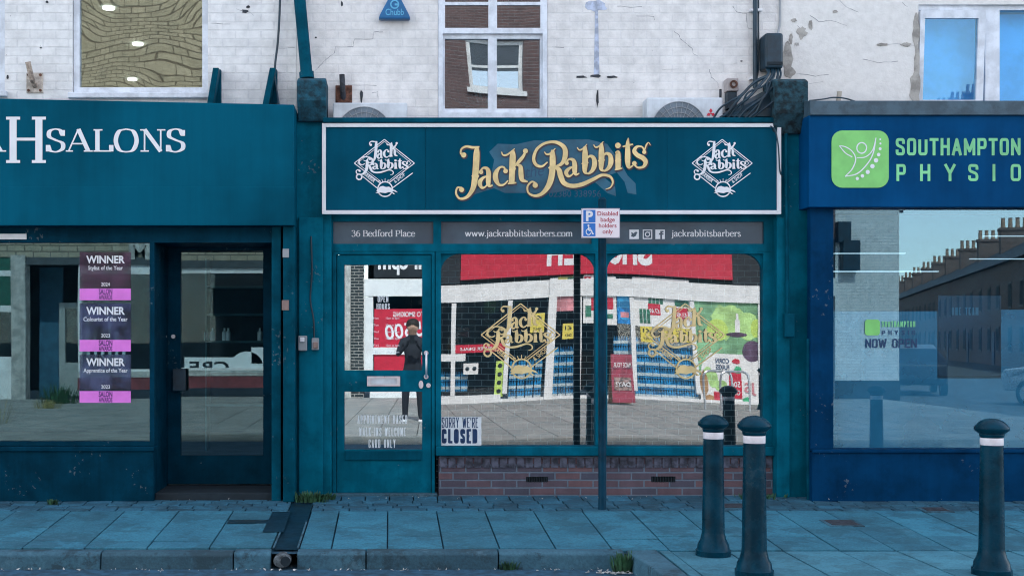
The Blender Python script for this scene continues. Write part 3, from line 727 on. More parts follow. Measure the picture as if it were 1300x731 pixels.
door = MB().holed(sd0 + .065, sd1 - .045, .06, ftop - .005, dj + .01, dj + .06, [gd]).build('door', M_SALOND, salon, bevel=.006)
MB().box(gd[0] - .01, gd[1] + .01, dj + .03, dj + .036, gd[2] - .01, gd[3] + .01).build('pane', G_SALOND, door)
hx0, hx1 = X(220, dj), X(237, dj)
MB().box(hx0, hx1, dj - .055, dj - .03, Z(496, dj), Z(468, dj)).box(hx0 + .03, hx1 - .03, dj - .03, dj + .01, Z(490, dj), Z(474, dj)).build('handle', M_BLACK, door, bevel=.008)
MB().disc(X(220, dj), Z(427, dj), .018, dj + .005, th=.012).build('keyhole', M_STEEL, door)
MB().disc(X(204, dj - .2), Z(427, dj), .016, dj - .005, th=.012).build('lock_button', M_STEEL, salon)
# inside the salon
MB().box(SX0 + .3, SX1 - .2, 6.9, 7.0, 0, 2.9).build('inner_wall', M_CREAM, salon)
for k, (px, Y) in enumerate(((47, 5.6), (73, 5.0), (67, 4.6), (96, 4.4), (262, 3.5), (60, 3.9))):
    MB().lathe([(.055, 0), (.055, .015)], X(px, Y), Y, 2.83, 16).build('ceiling_lamp', M_LAMP, salon)
sh = MB()
for z in (.55, .95, 1.3, 1.62, 1.95): sh.box(X(262, 4), X(345, 4), 3.9, 4.2, z, z + .025)
sh.box(X(262, 4), X(264, 4), 3.9, 4.2, 0, 2.3).build('shelf_rack', mat('shelf teal', (.03,.11,.14), .5, .2), salon)
bt = MB()
for px in (262, 270, 285, 290, 330): bt.lathe([(.03, 0), (.03, .1), (.012, .12), (.012, .15)], X(px, 3.95), 3.95, 1.325, 10)
bt.build('bottle_row', M_WHITE, salon, smooth=True)

# ---------- barber
barber = thing('shop_building', (X(700), 0, 0), 'middle building, cream painted brick over the teal barber shop front', 'building')
jw = (X(556, WY), X(695, WY), Z(152, WY), Z(-110, WY))
upper_part(barber, SX1 + .003, BX1, M_CBRICK, [jw])
shell(barber, SX1 + .003, BX1)
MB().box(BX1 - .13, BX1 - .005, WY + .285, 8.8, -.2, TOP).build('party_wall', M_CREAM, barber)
# sash window
x0, x1, z0, z1 = jw
zr0, zr1 = Z(48, WY), Z(36, WY)
cx0, cx1 = X(620, WY), X(631, WY)
px0, px1 = X(565, WY), X(686, WY)
sash = MB().holed(x0 + .003, x1 - .003, z0, z1, WY - .01, WY + .1, [(px0 - .02, px1 + .02, z0 + .06, z1 - .05)]).build('sash_window', M_WFRAME, barber, bevel=.008)
MB().holed(px0 - .025, px1 + .025, z0 + .05, zr1 - .03, WY + .025, WY + .075, [(px0, cx0, z0 + .1, zr0 - .005), (cx1, px1, z0 + .1, zr0 - .005)]).build('lower_sash', M_WFRAME, sash, bevel=.006)
MB().holed(px0 - .025, px1 + .025, zr0 + .035, z1 - .06, WY - .005, WY + .02, [(px0, cx0, zr1, Z(7, WY)), (cx1, px1, zr1, Z(7, WY)), (px0, cx0, Z(3, WY), z1 - .1), (cx1, px1, Z(3, WY), z1 - .1)]).build('upper_sash', M_WFRAME, sash, bevel=.005)
MB().box(px0 - .01, px1 + .01, WY + .05, WY + .055, z0 + .08, zr1 - .03).build('pane', G_UP2, sash)
MB().box(px0 - .01, px1 + .01, WY + .006, WY + .011, zr0 + .05, z1 - .07).build('pane', G_UP2, sash)
# shop front
MB().box(X(376, -.08), X(421, -.08), -.08, .12, -.02, Z(150, -.08)).box(X(379, -.1), X(410, -.1), -.115, -.0805, -.01, Z(276, -.1)).build('pilaster', M_TEAL, barber, bevel=.008)
MB().box(X(985, -.08), X(1028, -.08), -.08, .12, -.02, Z(165, -.08)).box(X(986, -.1), X(1003, -.1), -.105, -.0805, -.01, Z(276, -.1)).build('pilaster', M_TEAL, barber, bevel=.008)
def corbel(xa, xb, za, zb, m):
    b = MB(); b.prismx([(WY, za), (-.12, za), (-.17, za + .1), (-.21, za + .16), (-.21, zb - .03), (-.15, zb), (WY, zb)], xa, xb)
    return b.build('corbel', m, barber, bevel=.012)
corbel(X(377, -.2), X(414, -.2), Z(152, -.2), Z(98, -.2), mat('mossy teal block', (.004,.055,.085), .85, .5, 14, .008, 30))
M_CORB = mat('crumbling dark block', (.010,.040,.055), .95, .7, 14, .02, 22)
corbel(X(984, -.2), X(1026, -.2), Z(168, -.2), Z(99, -.2), M_CORB)
HZ = Z(272, 0)
sill_z = Z(578)
FL, FR = X(421), X(985)
bricks = MB(); bricks.holed(X(557), FR, -.02, sill_z - .003, .01, .2, [(X(668), X(696), Z(612), Z(605)), (X(827), X(858), Z(612), Z(604.5))])
bricks.build('stall_riser', M_RISER, barber)
sb = MB(); x = X(557) + .01; n = 0
while x < FR - .05:
    sb.box(x, x + .062, .0, .03, Z(593.5), Z(580.5)); x += .074
sb.build('soldier_course', mat('soldier brick', (.07,.075,.105), .85, .6, 13, .003, 50), barber, bevel=.004)
for a, b_, c, d in ((668, 696, 612, 605), (827, 858, 612, 604.5)):
    v = MB(); v.box(X(a), X(b_), .03, .05, Z(c), Z(d))
    for k in range(9):
        xx = X(a) + (X(b_) - X(a)) * (k + .5) / 9; v.box(xx - .004, xx + .004, .014, .03, Z(c), Z(d))
    v.build('air_brick', M_DARK, barber)
MB().box(X(553), FR, -.045, .09, sill_z, Z(566)).build('window_sill', M_TEAL, barber, bevel=.01)
# transom rail with three grey panels, then the frame of the window
tz0, tz1 = Z(319), HZ
tp = [(X(423), X(550), Z(309.5), Z(281.5)), (X(560), X(751), Z(309.5), Z(281.5)), (X(769), X(970), Z(309.5), Z(281.5))]
MB().holed(FL, FR, tz0, tz1, -.005, .07, tp).build('transom', M_TEAL, barber, bevel=.006)
texts = ('36 Bedford Place', 'www.jackrabbitsbarbers.com', 'jackrabbitsbarbers')
spans = ((446, 527), (590, 727), (852.5, 940.5))
for k, (a, b_, c, d) in enumerate(tp):
    pnl = MB().box(a - .003, b_ + .003, .022, .04, c - .003, d + .003).build('transom_panel', M_GREYP, barber)
    t = MB(); s = spans[k]; serif_text(t, texts[k], X(s[0], .02), Z(300.2, .02), X(s[1], .02) - X(s[0], .02), .052, .018, .115, .05); t.build('lettering', M_LETTER, pnl)
    if k == 2:
        ic = MB(); y = .02
        for j, px in enumerate((799, 816, 832)):
            ax, bx, az, bz = X(px, y), X(px + 12, y), Z(303.5, y), Z(291.5, y)
            cx, cz, w = (ax + bx) / 2, (az + bz) / 2, bx - ax
            if j == 0:   # bird
                ic.mi = 0; ic.box(ax, bx, y - .001, y, az, bz); ic.mi = 1
                ic.prism([(cx - .33*w, cz - .22*w), (cx - .05*w, cz - .3*w), (cx + .2*w, cz - .15*w), (cx + .28*w, cz + .1*w), (cx + .38*w, cz + .2*w), (cx + .2*w, cz + .28*w), (cx + .02*w, cz + .2*w), (cx, cz + .08*w), (cx - .32*w, cz + .24*w), (cx - .26*w, cz)], y - .002, y - .0012)
            elif j == 1:
                ic.mi = 0; ic.holed(ax, bx, az, bz, y - .001, y, [(ax + .1*w, bx - .1*w, az + .1*w, bz - .1*w)]); ic.ring(cx, cz, .18*w, .28*w, y, 18, .001); ic.disc(cx + .25*w, cz + .25*w, .05*w, y, 10, .001)
            else:
                ic.mi = 0; ic.box(ax, bx, y - .001, y, az, bz); ic.mi = 1
                ic.box(cx + .02*w, cx + .2*w, y - .002, y - .0012, az, cz + .2*w); ic.box(cx - .12*w, cx + .36*w, y - .0021, y - .0013, cz - .04*w, cz + .12*w); ic.box(cx + .02*w, cx + .36*w, y - .0022, y - .0014, cz + .2*w, cz + .36*w)
        ic.build('social_icons', [M_LETTER, M_GREYP], pnl)
wl, wr = (X(560), X(756)), (X(771), X(969))
wz0, wz1 = Z(565.5), Z(322)
frame = MB().holed(X(553), FR, Z(566) + .001, tz0 - .002, .0, .085, [(wl[0], wl[1], wz0, wz1), (wr[0], wr[1], wz0, wz1)])
def fillet(mb, cx, cz, r, sx, y0, y1):
    pts = [(cx, cz)] + [(cx + sx * r - sx * r * math.cos(a), cz - r + r * math.sin(a)) for a in [i * math.pi / 16 for i in range(9)]]
    mb.prism(pts if sx < 0 else pts[::-1], y0, y1)
for (a, b_) in (wl, wr):
    fillet(frame, a, wz1, .16, 1, .03, .08); fillet(frame, b_, wz1, .16, -1, .03, .08)
bw = frame.build('shop_window', M_TEAL, barber, bevel=.004)
for k, (a, b_) in enumerate((wl, wr)):
    pn = sheet('pane', a - .01, b_ + .01, wz0 - .01, wz1 + .01, .050, G_BARBER, bw, *((.0042, 0.0) if k == 0 else (.0, .0045)))
    em = MB(); emblem(em, X(661 if k == 0 else 870, .04), Z(433, .04), (X(709, .04) - X(613, .04)) * 1.05, .043)
    em.build('emblem', M_GOLD, bw)
# door
DF0, DF1 = X(422), X(552)
MB().holed(DF0 + .001, DF1 - .001, .0, tz0 - .003, .0, .09, [(X(427), X(548), -.01, Z(322.5))]).build('door_frame', M_TEAL, barber, bevel=.006)
up = (X(437), X(536), Z(470), Z(336)); lo = (X(437), X(536), Z(570.5), Z(497))
door = MB().holed(X(428), X(547.3), .02, Z(323.5), .015, .07, [up, lo]).build('door', M_TEAL, barber, bevel=.008)
ang = R(-1.05)
for k, q in enumerate((up, lo)):
    pn = MB().box(q[0] - .012, q[1] + .012, .040, .046, q[2] - .01, q[3] + .01).build('pane', G_DOOR, door)
    pn.rotation_euler = (0, 0, ang)
lp = MB(); lp.mi = 0; lp.holed(X(466), X(508), Z(490), Z(477.5), .004, .016, [(X(470), X(504), Z(487.5), Z(480))]); lp.mi = 1; lp.box(X(469.5), X(504.5), .009, .014, Z(488), Z(479.5))
lp.build('letter_plate', [M_STEEL, M_PLASTIC], door, bevel=.002)
hp = MB().tube([(X(541), .012, Z(448)), (X(541), -.045, Z(448)), (X(541), -.055, Z(451)), (X(541), -.055, Z(475)), (X(541), -.045, Z(478)), (X(541), .012, Z(478))], .009, 10)
hp.disc(X(541), Z(448), .02, .015, th=.008); hp.disc(X(541), Z(478), .02, .015, th=.008); hp.build('handle', M_STEEL, door, smooth=True)
MB().disc(X(534.5), Z(488), .02, .014, 18, .012, .035).disc(X(544), Z(489), .02, .014, 18, .012).build('lock', M_STEEL, door)
for body, py, pa, pb in (('APPOINTMENT BASED', 537.5, 454, 517), ('WALK-INS WELCOME', 553, 456, 515), ('CARD ONLY', 568, 468, 502)):
    dt = MB(); sans_text(dt, body, X(pa, .04), Z(py, .04), X(pb, .04) - X(pa, .04), .074, .030, .09, .13); dt.build('lettering', M_PALE, door)
dt = MB()
sans_text(dt, 'OPEN', X(479.5, .04), Z(383.5, .04), .092, .05, .030, .13, .14); sans_text(dt, 'HOURS', X(478, .04), Z(392.5, .04), .115, .05, .030, .13, .14)
dt.build('opening_hours', M_PALE, door)
for k in range(6):
    dt = MB()
    text_mesh(dt, '10am to 6pm' if k < 5 else '11am to 4pm', .018, X(490, .04), .030, Z(405 + 8.6 * k, .04), width=.115)
    text_mesh(dt, ('Mon', 'Tue', 'Wed', 'Thu', 'Fri', 'Sat')[k], .018, X(474, .04), .030, Z(405 + 8.6 * k, .04), width=.045); dt.build('hours_line', M_PALE, door)
MB().box(X(438), X(535), -.002, .014, Z(584), Z(572)).build('weather_board', M_TEALD, door, bevel=.004)
MB().box(X(420), X(555), -.05, .1, -.02, .018).build('door_step', M_KERB, barber, bevel=.006)
# tiled wall behind the barber's window
M_TILE = brick_mat('dark metro tile', (.004,.018,.026), (.006,.022,.03), (.34,.43,.43), bw=.118, bh=.0545, msize=.0022, rough=.3, bump=.001)
MB().box(X(556), X(990), .42, .52, 0, 2.86).build('tiled_wall', M_TILE, barber)
MB().box(X(420, .52), X(560, .52), 2.5, 2.6, 0, 2.86).build('inner_wall', mat('barber back wall', (.015,.05,.06), .7, .3, 2), barber)

# ---------- physio
physio = thing('shop_building', ((BX1 + PX1) / 2, 0, 0), 'end building with peeling pale render above the navy blue physio front', 'building')
pw = (X(1166, WY), X(1380, WY), Z(132, WY), Z(6, WY))
def peel_mat():
    nt = NT('peeling pale render'); g = nt.n('ShaderNodeNewGeometry')
    n1 = noise(nt, 1.7, 8, g.outputs['Position'], .62)
    n2 = noise(nt, 14, 5, g.outputs['Position'])
    base = ramp(nt, n2.outputs['Fac'], [(.3, (.70,.68,.65)), (.7, (.80,.78,.75))])
    pt = ramp(nt, n1.outputs['Fac'], [(.645, (0,0,0)), (.655, (1,1,1))])
    c = mixc(nt, pt.outputs['Color'], base.outputs['Color'], (.42,.40,.37))
    p = nt.n('ShaderNodeBsdfPrincipled', Roughness=.85); nt.l(c, p.inputs['Base Color'])
    b = nt.n('ShaderNodeBump', Strength=1.0, Distance=.006, invert=True); nt.l(pt.outputs['Color'], b.inputs['Height'])
    b2 = nt.n('ShaderNodeBump', Strength=1.0, Distance=.012); n4 = noise(nt, 9, 6, g.outputs['Position']); nt.l(n4.outputs['Fac'], b2.inputs['Height'])
    nt.l(b.outputs['Normal'], b2.inputs['Normal']); nt.l(b2.outputs['Normal'], p.inputs['Normal']); nt.l(p.outputs[0], nt.out.inputs['Surface']); return nt.m
M_PEEL = peel_mat()
upper_part(physio, BX1 + .003, PX1, M_PEEL, [pw])
shell(physio, BX1 + .003, PX1)
MB().box(PX1 - .25, PX1, WY + .29, 8.8, -.2, TOP).build('side_wall', M_PEEL, physio)
def blob(mb, pts, y0, y1):
    mb.prism(pts, y0, y1)
def rough_poly(cx, cz, rx, rz, n=15, seed=0):
    rnd = random.Random(seed)
    return [(cx + rx * math.cos(2 * math.pi * k / n) * rnd.uniform(.55, 1.1), cz + rz * math.sin(2 * math.pi * k / n) * rnd.uniform(.6, 1.1)) for k in range(n)]
yv = WY
for k, (cx, cy, rx, ry) in enumerate(((1000, 75, 7, 26), (1004, 50, 3, 9), (1018, 42, 7, 9), (1029, 32, 3, 7), (1008, 26, 4, 3), (1161, 112, 8, 26), (1163, 40, 5, 24), (1164, 80, 4, 30), (1060, 15, 4, 2), (1003, 92, 9, 8), (1120, 57, 8, 2), (1150, 57, 7, 3))):
    MB().prism(rough_poly(X(cx, yv), Z(cy, yv), rx / 145, ry / 145, 17, k)[::-1], yv - .003 - k * .0004, yv + .01).build('bare_patch', M_PATCH, physio)
def cracks(bld, lines, m=M_CRACK, w=.005):
    for pts in lines:
        mb = MB(); q = []
        rnd = random.Random(len(pts) * 31 + int(pts[0][0]))
        for a, b in zip(pts, pts[1:]):
            for t in (0, .33, .66):
                q.append((a[0] + (b[0] - a[0]) * t + rnd.uniform(-.7, .7), a[1] + (b[1] - a[1]) * t + rnd.uniform(-.5, .5)))
        q.append(pts[-1])
        for i in range(len(q) - 1):
            ax, az, bx, bz = X(q[i][0], WY), Z(q[i][1], WY), X(q[i + 1][0], WY), Z(q[i + 1][1], WY)
            dx, dz = bx - ax, bz - az; d = math.hypot(dx, dz) or 1; ww = w * rnd.uniform(.25, 1.0) / 2
            nx, nz = -dz / d * ww, dx / d * ww
            y = WY - .0012 - .00003 * i
            mb.face([(ax + nx, y, az + nz), (ax - nx, y, az - nz), (bx - nx, y, bz - nz), (bx + nx, y, bz + nz)])
        mb.build('crack', m, bld)
cracks(barber, [[(400, 90), (410, 80), (412, 77), (424, 68), (426, 60), (448, 60), (450, 50), (473, 50), (475, 41), (486, 41)], [(442, 108), (478, 109)], [(472, 118), (480, 117), (480, 127)],
                [(808, 21), (830, 21), (831, 26)], [(856, 40), (862, 44), (864, 50), (872, 56), (878, 62), (880, 68), (886, 72), (886, 79)], [(900, 88), (903, 98), (910, 104), (913, 112)], [(930, 8), (935, 16), (948, 18), (949, 36), (955, 37)], [(700, 60), (716, 61)], [(841, 89), (862, 88)], [(783, 8), (800, 10), (815, 9)]])
cracks(physio, [[(1029, 20), (1040, 28), (1055, 26), (1075, 33)], [(1012, 33), (1020, 40)], [(1005, 92), (1035, 97), (1052, 95)], [(1010, 110), (1045, 104)], [(1118, 58), (1140, 56), (1160, 58)], [(1066, 0), (1074, 10), (1090, 16)], [(1095, 75), (1115, 80), (1140, 78)], [(1145, 4), (1152, 9)]])
cracks(salon, [[(300, 12), (318, 16), (322, 20)], [(267, 30), (292, 31)], [(352, 62), (374, 61)], [(8, 98), (8, 100)]])
st = MB()
st.prism(rough_poly(X(757, WY), Z(8, WY), .11, .06, 15, 3)[::-1], WY - .003, WY + .01); st.prism([(X(754, WY), Z(95, WY)), (X(761, WY), Z(95, WY)), (X(759, WY), Z(12, WY)), (X(755.5, WY), Z(12, WY))], WY - .0034, WY + .01)
st.build('old_bracket_stain', M_STAIN, barber)
for k, (cx, cy, rx, ry) in enumerate(((737, 98, 9, 2), (757, 97, 8, 2.5), (776, 98, 9, 2), (758.5, 125, 2.2, 12), (459, 122, 2.2, 11), (434, 5, 2, 4), (401, 48, 1.5, 1), (315, 9, 3, 2), (311, 15, 5, 3), (60, 3, 2, 2), (52, 61, 1.5, 1), (10, 98, 1.5, 3), (941, 78, 1.5, 1))):
    MB().prism(rough_poly(X(cx, WY), Z(cy, WY), rx / 145, ry / 145, 11, k + 40)[::-1], WY - .0035 - k * .0003, WY + .01).build('wall_scar', M_DRUST, salon if cx < 370 else barber)
# tilted sash and fixed light upstairs
x0, x1, z0, z1 = pw
xm0, xm1 = X(1253, WY), X(1264, WY)
pf = MB().holed(x0 + .004, x1, z0, z1, WY + .03, WY + .1, [(x0 + .02, xm0, z0 + .02, Z(12, WY)), (xm1 + .05, x1 - .05, z0 + .02, Z(12, WY))]).build('window', M_WFRAME, physio, bevel=.006)
MB().box(xm1 + .04, x1 - .04, WY + .06, WY + .066, z0 + .01, Z(11, WY)).build('pane', G_UP3, pf)
MB().box(xm1 + .03, x1 - .04, WY + .2, WY + .21, z0 + .01, Z(11, WY)).build('blind', mat('blue blind', (.10,.42,.80), .8, .15, 3), pf)
tl = R(4.0)
def tiltpt(x, y, z): 
    h = z - (z0 + .02); return (x, y - h * math.sin(tl), z0 + .02 + h * math.cos(tl))
ts = MB().holed(x0 + .01, X(1250, WY), z0 + .02, Z(14, WY), WY + .03, WY + .075, [(x0 + .05, X(1241, WY), z0 + .04, Z(24, WY))])
ts.v = [tiltpt(*v) for v in ts.v]; tsash = ts.build('tilted_sash', M_WFRAME, pf, bevel=.006)
tp_ = MB().box(x0 + .04, X(1242, WY), WY + .05, WY + .056, z0 + .03, Z(23, WY)); tp_.v = [tiltpt(*v) for v in tp_.v]; tp_.build('pane', G_UP3, pf)
MB().box(x0 + .03, X(1252, WY), WY + .2, WY + .21, z0 + .01, Z(11, WY)).build('blind', mat('blue blind', (.10,.42,.80), .8, .15, 3), pf)
# physio shop front
PF = -.25
fx0 = X(1029, PF)
MB().box(fx0, PX1, PF - .03, PF + .1, -.02, Z(571, PF)).build('stall_riser', M_BLUED, physio, bevel=.006)
MB().box(fx0, PX1, PF - .05, PF + .1, Z(574, PF), Z(569.5, PF)).build('window_sill', M_BLUED, physio, bevel=.006)
gz0, gz1 = Z(569, PF), Z(264, PF)
pwn = MB().holed(fx0, PX1, gz0, Z(258, PF), PF, PF + .08, [(X(1058, PF), X(1420, PF), gz0 + .001, gz1)]).build('shop_window', M_BLUED, physio, bevel=.006)
MB().box(X(1057, PF), X(1421, PF), PF + .035, PF + .041, gz0 - .002, gz1 + .005).build('pane', G_PHYSIO, pwn)
fy = PF + .06
fl = MB()
for a, b_, t in ((1058, 1190, 395), (1271, 1421, 393), (1190, 1271, 480)):
    fl.box(X(a, fy), X(b_, fy), fy, fy + .002, gz0, Z(t, fy))
fl.build('frosted_film', film('frosted blue film', (.12,.36,.46), .5), pwn)
lt = MB(); y = PF + .03
sans_text(lt, 'NOW OPEN', X(1099, y), Z(441.5, y), X(1164, y) - X(1099, y), Z(430, y) - Z(441.5, y), y, .15, .12); lt.build('lettering', M_NAVYINK, pwn)
lt = MB(); sans_text(lt, 'PHYSIO', X(1120, y), Z(425, y), X(1162, y) - X(1120, y), .038, y, .18, .75); lt.build('lettering', M_NAVYINK, pwn)
lt = MB(); sans_text(lt, 'SOUTHAMPTON', X(1119.5, y), Z(415, y), X(1162, y) - X(1119.5, y), .05, y, .17, .14); lt.build('lettering', M_GLETTER, pwn)
lt = MB()
def rrect(mb, x0, x1, z0, z1, r, y0, y1, n=6):
    pts = []
    for cx, cz, a0 in ((x1 - r, z0 + r, -90), (x1 - r, z1 - r, 0), (x0 + r, z1 - r, 90), (x0 + r, z0 + r, 180)):
        for k in range(n + 1):
            a = R(a0 + 90 * k / n); pts.append((cx + r * math.cos(a), cz + r * math.sin(a)))
    mb.prism(pts, y0, y1)
rrect(lt, X(1098, y), X(1117, y), Z(425.5, y), Z(405.5, y), .025, y - .001, y)
lt.build('logo_print', M_GREEN, pwn)
# inside
MB().box(BX1 + .2, PX1 - .3, 4.4, 4.5, 0, 2.86).build('inner_wall', mat('physio inner wall', (.03,.16,.27), .7, .2, 1.5), physio)
for a, b_, py, Y in ((1058, 1192, 345, .9), (1060, 1150, 322, 2.6), (1233, 1330, 329, 2.2), (1250, 1420, 300, 3.2)):
    zz = Z(py, Y); MB().box(X(a, Y), X(b_, Y), Y, Y + .05, zz, zz + .008).build('strip_lamp', M_TUBE, physio)
scr = MB().box(X(1191, .3), X(1271, .3), .3, .33, Z(478, .3), Z(375, .3)).build('display_board', mat('display board', (.01,.05,.085), .4, .3, 2), physio, bevel=.004)
t = MB(); sans_text(t, 'ONE TEAM', X(1208, .3), Z(400, .3), X(1242, .3) - X(1208, .3), .07, .297, .17, .12); t.build('lettering', mat('dim lettering', (.10,.25,.32), .5, .1), scr)

# ================================================================== signs over the shops
SFY = -.38
ss = thing('shop_sign', (X(200, SFY), SFY, FZ0), 'wide dark teal fascia board with large white serif lettering over the hair salon', 'shop sign')
b = MB(); xl, xr = SX0, X(373.5, SFY)
ztl, ztr = Z(125, SFY) + .04, Z(133, SFY)
xa = X(0, SFY); zl = Z(125, SFY) + (xa - xl) / (xr - xa) * .05
b.raw([(xl, SFY, FZ0), (xr, SFY, FZ0), (xr, SFY, ztr), (xl, SFY, zl), (xl, WY, FZ0), (xr, WY, FZ0), (xr, WY, ztr), (xl, WY, zl)], [(0, 1, 2, 3), (5, 4, 7, 6), (3, 2, 6, 7), (0, 4, 5, 1), (1, 5, 6, 2), (0, 3, 7, 4)])
b.build('board', M_SALON, ss, bevel=.006)
MB().box(xl, xr + .004, SFY - .012, SFY - .0005, FZ0 - .001, Z(237, SFY)).build('lower_rail', M_SALON, ss, bevel=.004)
t = MB(); y = SFY - .004
def serif_px(body, a, b_, top, base): serif_text(t, body, X(a, y), Z(base, y), X(b_, y) - X(a, y), Z(top, y) - Z(base, y), y, .122, .044)
serif_px('H', 4, 62, 149, 206.5); serif_px('SALONS', 58, 236, 164.5, 192.5); serif_px('A', -38, 6, 164.5, 192.5)
t.build('lettering', M_LETTER, ss)
MB().box(X(-6, SF), X(34, SF), SF - .012, SF - .002, Z(304, SF), Z(297, SF)).build('sticker', M_WHITE, ss)

BY = -.13
bs = thing('shop_sign', (X(700, BY), BY, HZ), 'dark teal fascia framed in white with gold script lettering and two white diamond badges', 'shop sign')
ox0, ox1, oz0, oz1 = X(409, BY), X(991, BY), Z(272, BY), Z(157, BY)
fwid = .032
MB().holed(ox0, ox1, oz0, oz1, BY - .015, BY + .04, [(ox0 + fwid, ox1 - fwid, oz0 + fwid, oz1 - fwid)]).build('frame', M_WHITE, bs, bevel=.003)
pb = MB(); seams = [ox0 + fwid - .004, X(540, BY), X(847, BY), ox1 - fwid + .004]
for a, c in zip(seams, seams[1:]): pb.box(a + .0012, c - .0012, BY + .004, BY + .02, oz0 + fwid - .004, oz1 - fwid + .004)
pb.build('board', M_PANEL, bs)
MB().box(X(410, BY), X(986, BY), BY - .03, WY, Z(157, BY) + .003, Z(150, BY)).build('flashing', M_TEALD, bs, bevel=.008)
MB().box(X(410, BY), X(988, BY), BY + .045, .0, HZ + .003, oz1).build('backing', M_TEALD, bs)
# pale hare shape and faint old number behind the lettering
gh = MB()
def photo(u, v): return (X(575 + u / 5.0, BY), Z(165 + v / 5.0, BY))
gp = [(230,140),(285,88),(400,92),(520,66),(590,70),(700,62),(860,60),(980,90),(1060,200),(1110,290),(1160,340),(1165,410),(1110,400),(1090,330),(1040,270),(960,300),(1030,360),(1035,420),(980,400),(900,330),(800,370),(640,400),(480,400),(330,400),(260,370),(180,395),(120,415),(150,375),(240,340),(250,250),(262,190)]
gh.face([(a, BY + .0034, c) for a, c in [photo(*p) for p in gp][::-1]])
gh.build('faded_hare', mat('faded hare print', (.012,.095,.155), .35, .3, 3), bs)
t = MB(); text_mesh(t, '02380 338956', .058, X(697, BY), BY + .0028, Z(250, BY), width=X(763, BY) - X(697, BY)); t.build('faded_number', mat('faded number print', (.008,.060,.12), .35, .2), bs)
t = MB(); text_mesh(t, 'the', .1, X(668, BY), BY + .0029, Z(226, BY), slant=.3, width=.16, roll=.15); t.build('faded_word', mat('faded number print', (.008,.060,.12), .35, .2), bs)
t = MB(); script_sign(t, lambda u, v: photo(u + 4, v + 5), BY + .0024, 9.0); t.build('letter_edge', M_MAROON, bs)
t = MB(); script_sign(t, photo, BY - .004); t.build('lettering', M_GOLD, bs)
for cx in (488, 917):
    em = MB(); emblem(em, X(cx, BY), Z(213.5, BY), X(77, BY) - X(0, BY), BY + .003); em.build('emblem', M_LETTER, bs)

PY = -.33
ps = thing('shop_sign', (X(1170, PY), PY, Z(263, PY)), 'navy blue fascia with green square logo and green capitals over the physio', 'shop sign')
MB().box(X(1027, PY), PX1, PY, WY, Z(263, PY), Z(146, PY)).build('board', M_BLUE, ps, bevel=.006)
MB().prismx([(PY - .03, Z(147, PY)), (PY - .03, Z(129, PY)), (WY, Z(129, PY) + .1), (WY, Z(147, PY))], X(1027, PY), PX1).build('flashing', M_LEAD, ps, bevel=.006)
y = PY - .002
t = MB(); rrect(t, X(1055.5, y), X(1128, y), Z(238.5, y), Z(166, y), .09, y - .006, y); t.build('logo_tile', M_GREEN, ps)
t = MB(); y2 = y - .0075
pen = Pen(t, y2, lambda u, v: (X(1050 + u / 5.2, y2), Z(155 + v / 5.2, y2)))
for a in range(24):
    a0, a1 = 2 * math.pi * a / 24, 2 * math.pi * (a + 1) / 24
    pen.line((228 + 32 * math.cos(a0), 172 + 35 * math.sin(a0)), (228 + 32 * math.cos(a1), 172 + 35 * math.sin(a1)), 8)
pen.stroke((80,158,6),(120,165,7),(165,195,7),(188,245,8),(165,310,8),(118,360,6)); pen.stroke((80,158,6),(120,205,7),(165,232,7)); pen.stroke((118,360,6),(200,340,8),(270,270,8),(305,200,8),(322,105,6)); pen.stroke((322,105,6),(300,185,7),(255,230,7),(195,238,6))
for u, v, r in ((350,115,6),(351,143,7),(349,178,10),(339,216,12),(322,254,15),(298,293,15),(267,331,14),(232,357,12),(198,374,11)): pen.ball(u, v, r)
t.build('logo_figure', M_LETTER, ps)
t = MB()
sans_text(t, 'SOUTHAMPTON', X(1137, y), Z(197.5, y), X(1295.5, y) - X(1137, y), Z(175.5, y) - Z(197.5, y), y - .001, .165, .12); t.build('lettering', M_GLETTER, ps)
t = MB()
for ch, a, b_ in (('P', 1138, 1150), ('H', 1168, 1181), ('Y', 1199, 1213), ('S', 1229, 1242), ('I', 1260, 1264), ('O', 1283, 1296)):
    sans_text(t, ch, X(a, y), Z(230, y), X(b_, y) - X(a, y), Z(208.5, y) - Z(230, y), y - .001, .165, .1)
t.build('lettering', M_GLETTER, ps)

# ================================================================== things on the upper walls
def cable(name, pts, r, label, cat, m=M_BLACK, sm=True, **kw):
    p = smooth_path([tuple(q) for q in pts], 6) if sm else pts
    return tag(MB().tube(p, r, 8).build(name, m, None, smooth=True), label, cat, **kw)
# triangular alarm box
t0 = thing('alarm_box', (X(501, WY), WY, Z(27, WY)), 'blue triangular alarm box on the cream wall left of the sash window', 'alarm box')
b = MB(); b.prism([(X(480.5, WY), Z(27, WY)), (X(521, WY), Z(27, WY)), (X(519.5, WY), Z(22, WY)), (X(504, WY), Z(-8, WY)), (X(498, WY), Z(-8, WY)), (X(482, WY), Z(22, WY))], WY - .075, WY)
b.build('housing', M_TEALMETAL, t0, bevel=.012)
t = MB(); text_mesh(t, 'Chubb', .055, X(501, WY), WY - .077, Z(22.5, WY), bold=.01, align='CENTER', width=.16)
t.ring(X(501, WY), Z(9, WY), .028, .04, WY - .0765, 20, .0015); t.box(X(501, WY), X(505.5, WY), WY - .0785, WY - .077, Z(10.5, WY), Z(8, WY))
t.build('lettering', mat('alarm lettering', (.10,.40,.62), .4, .05), t0)

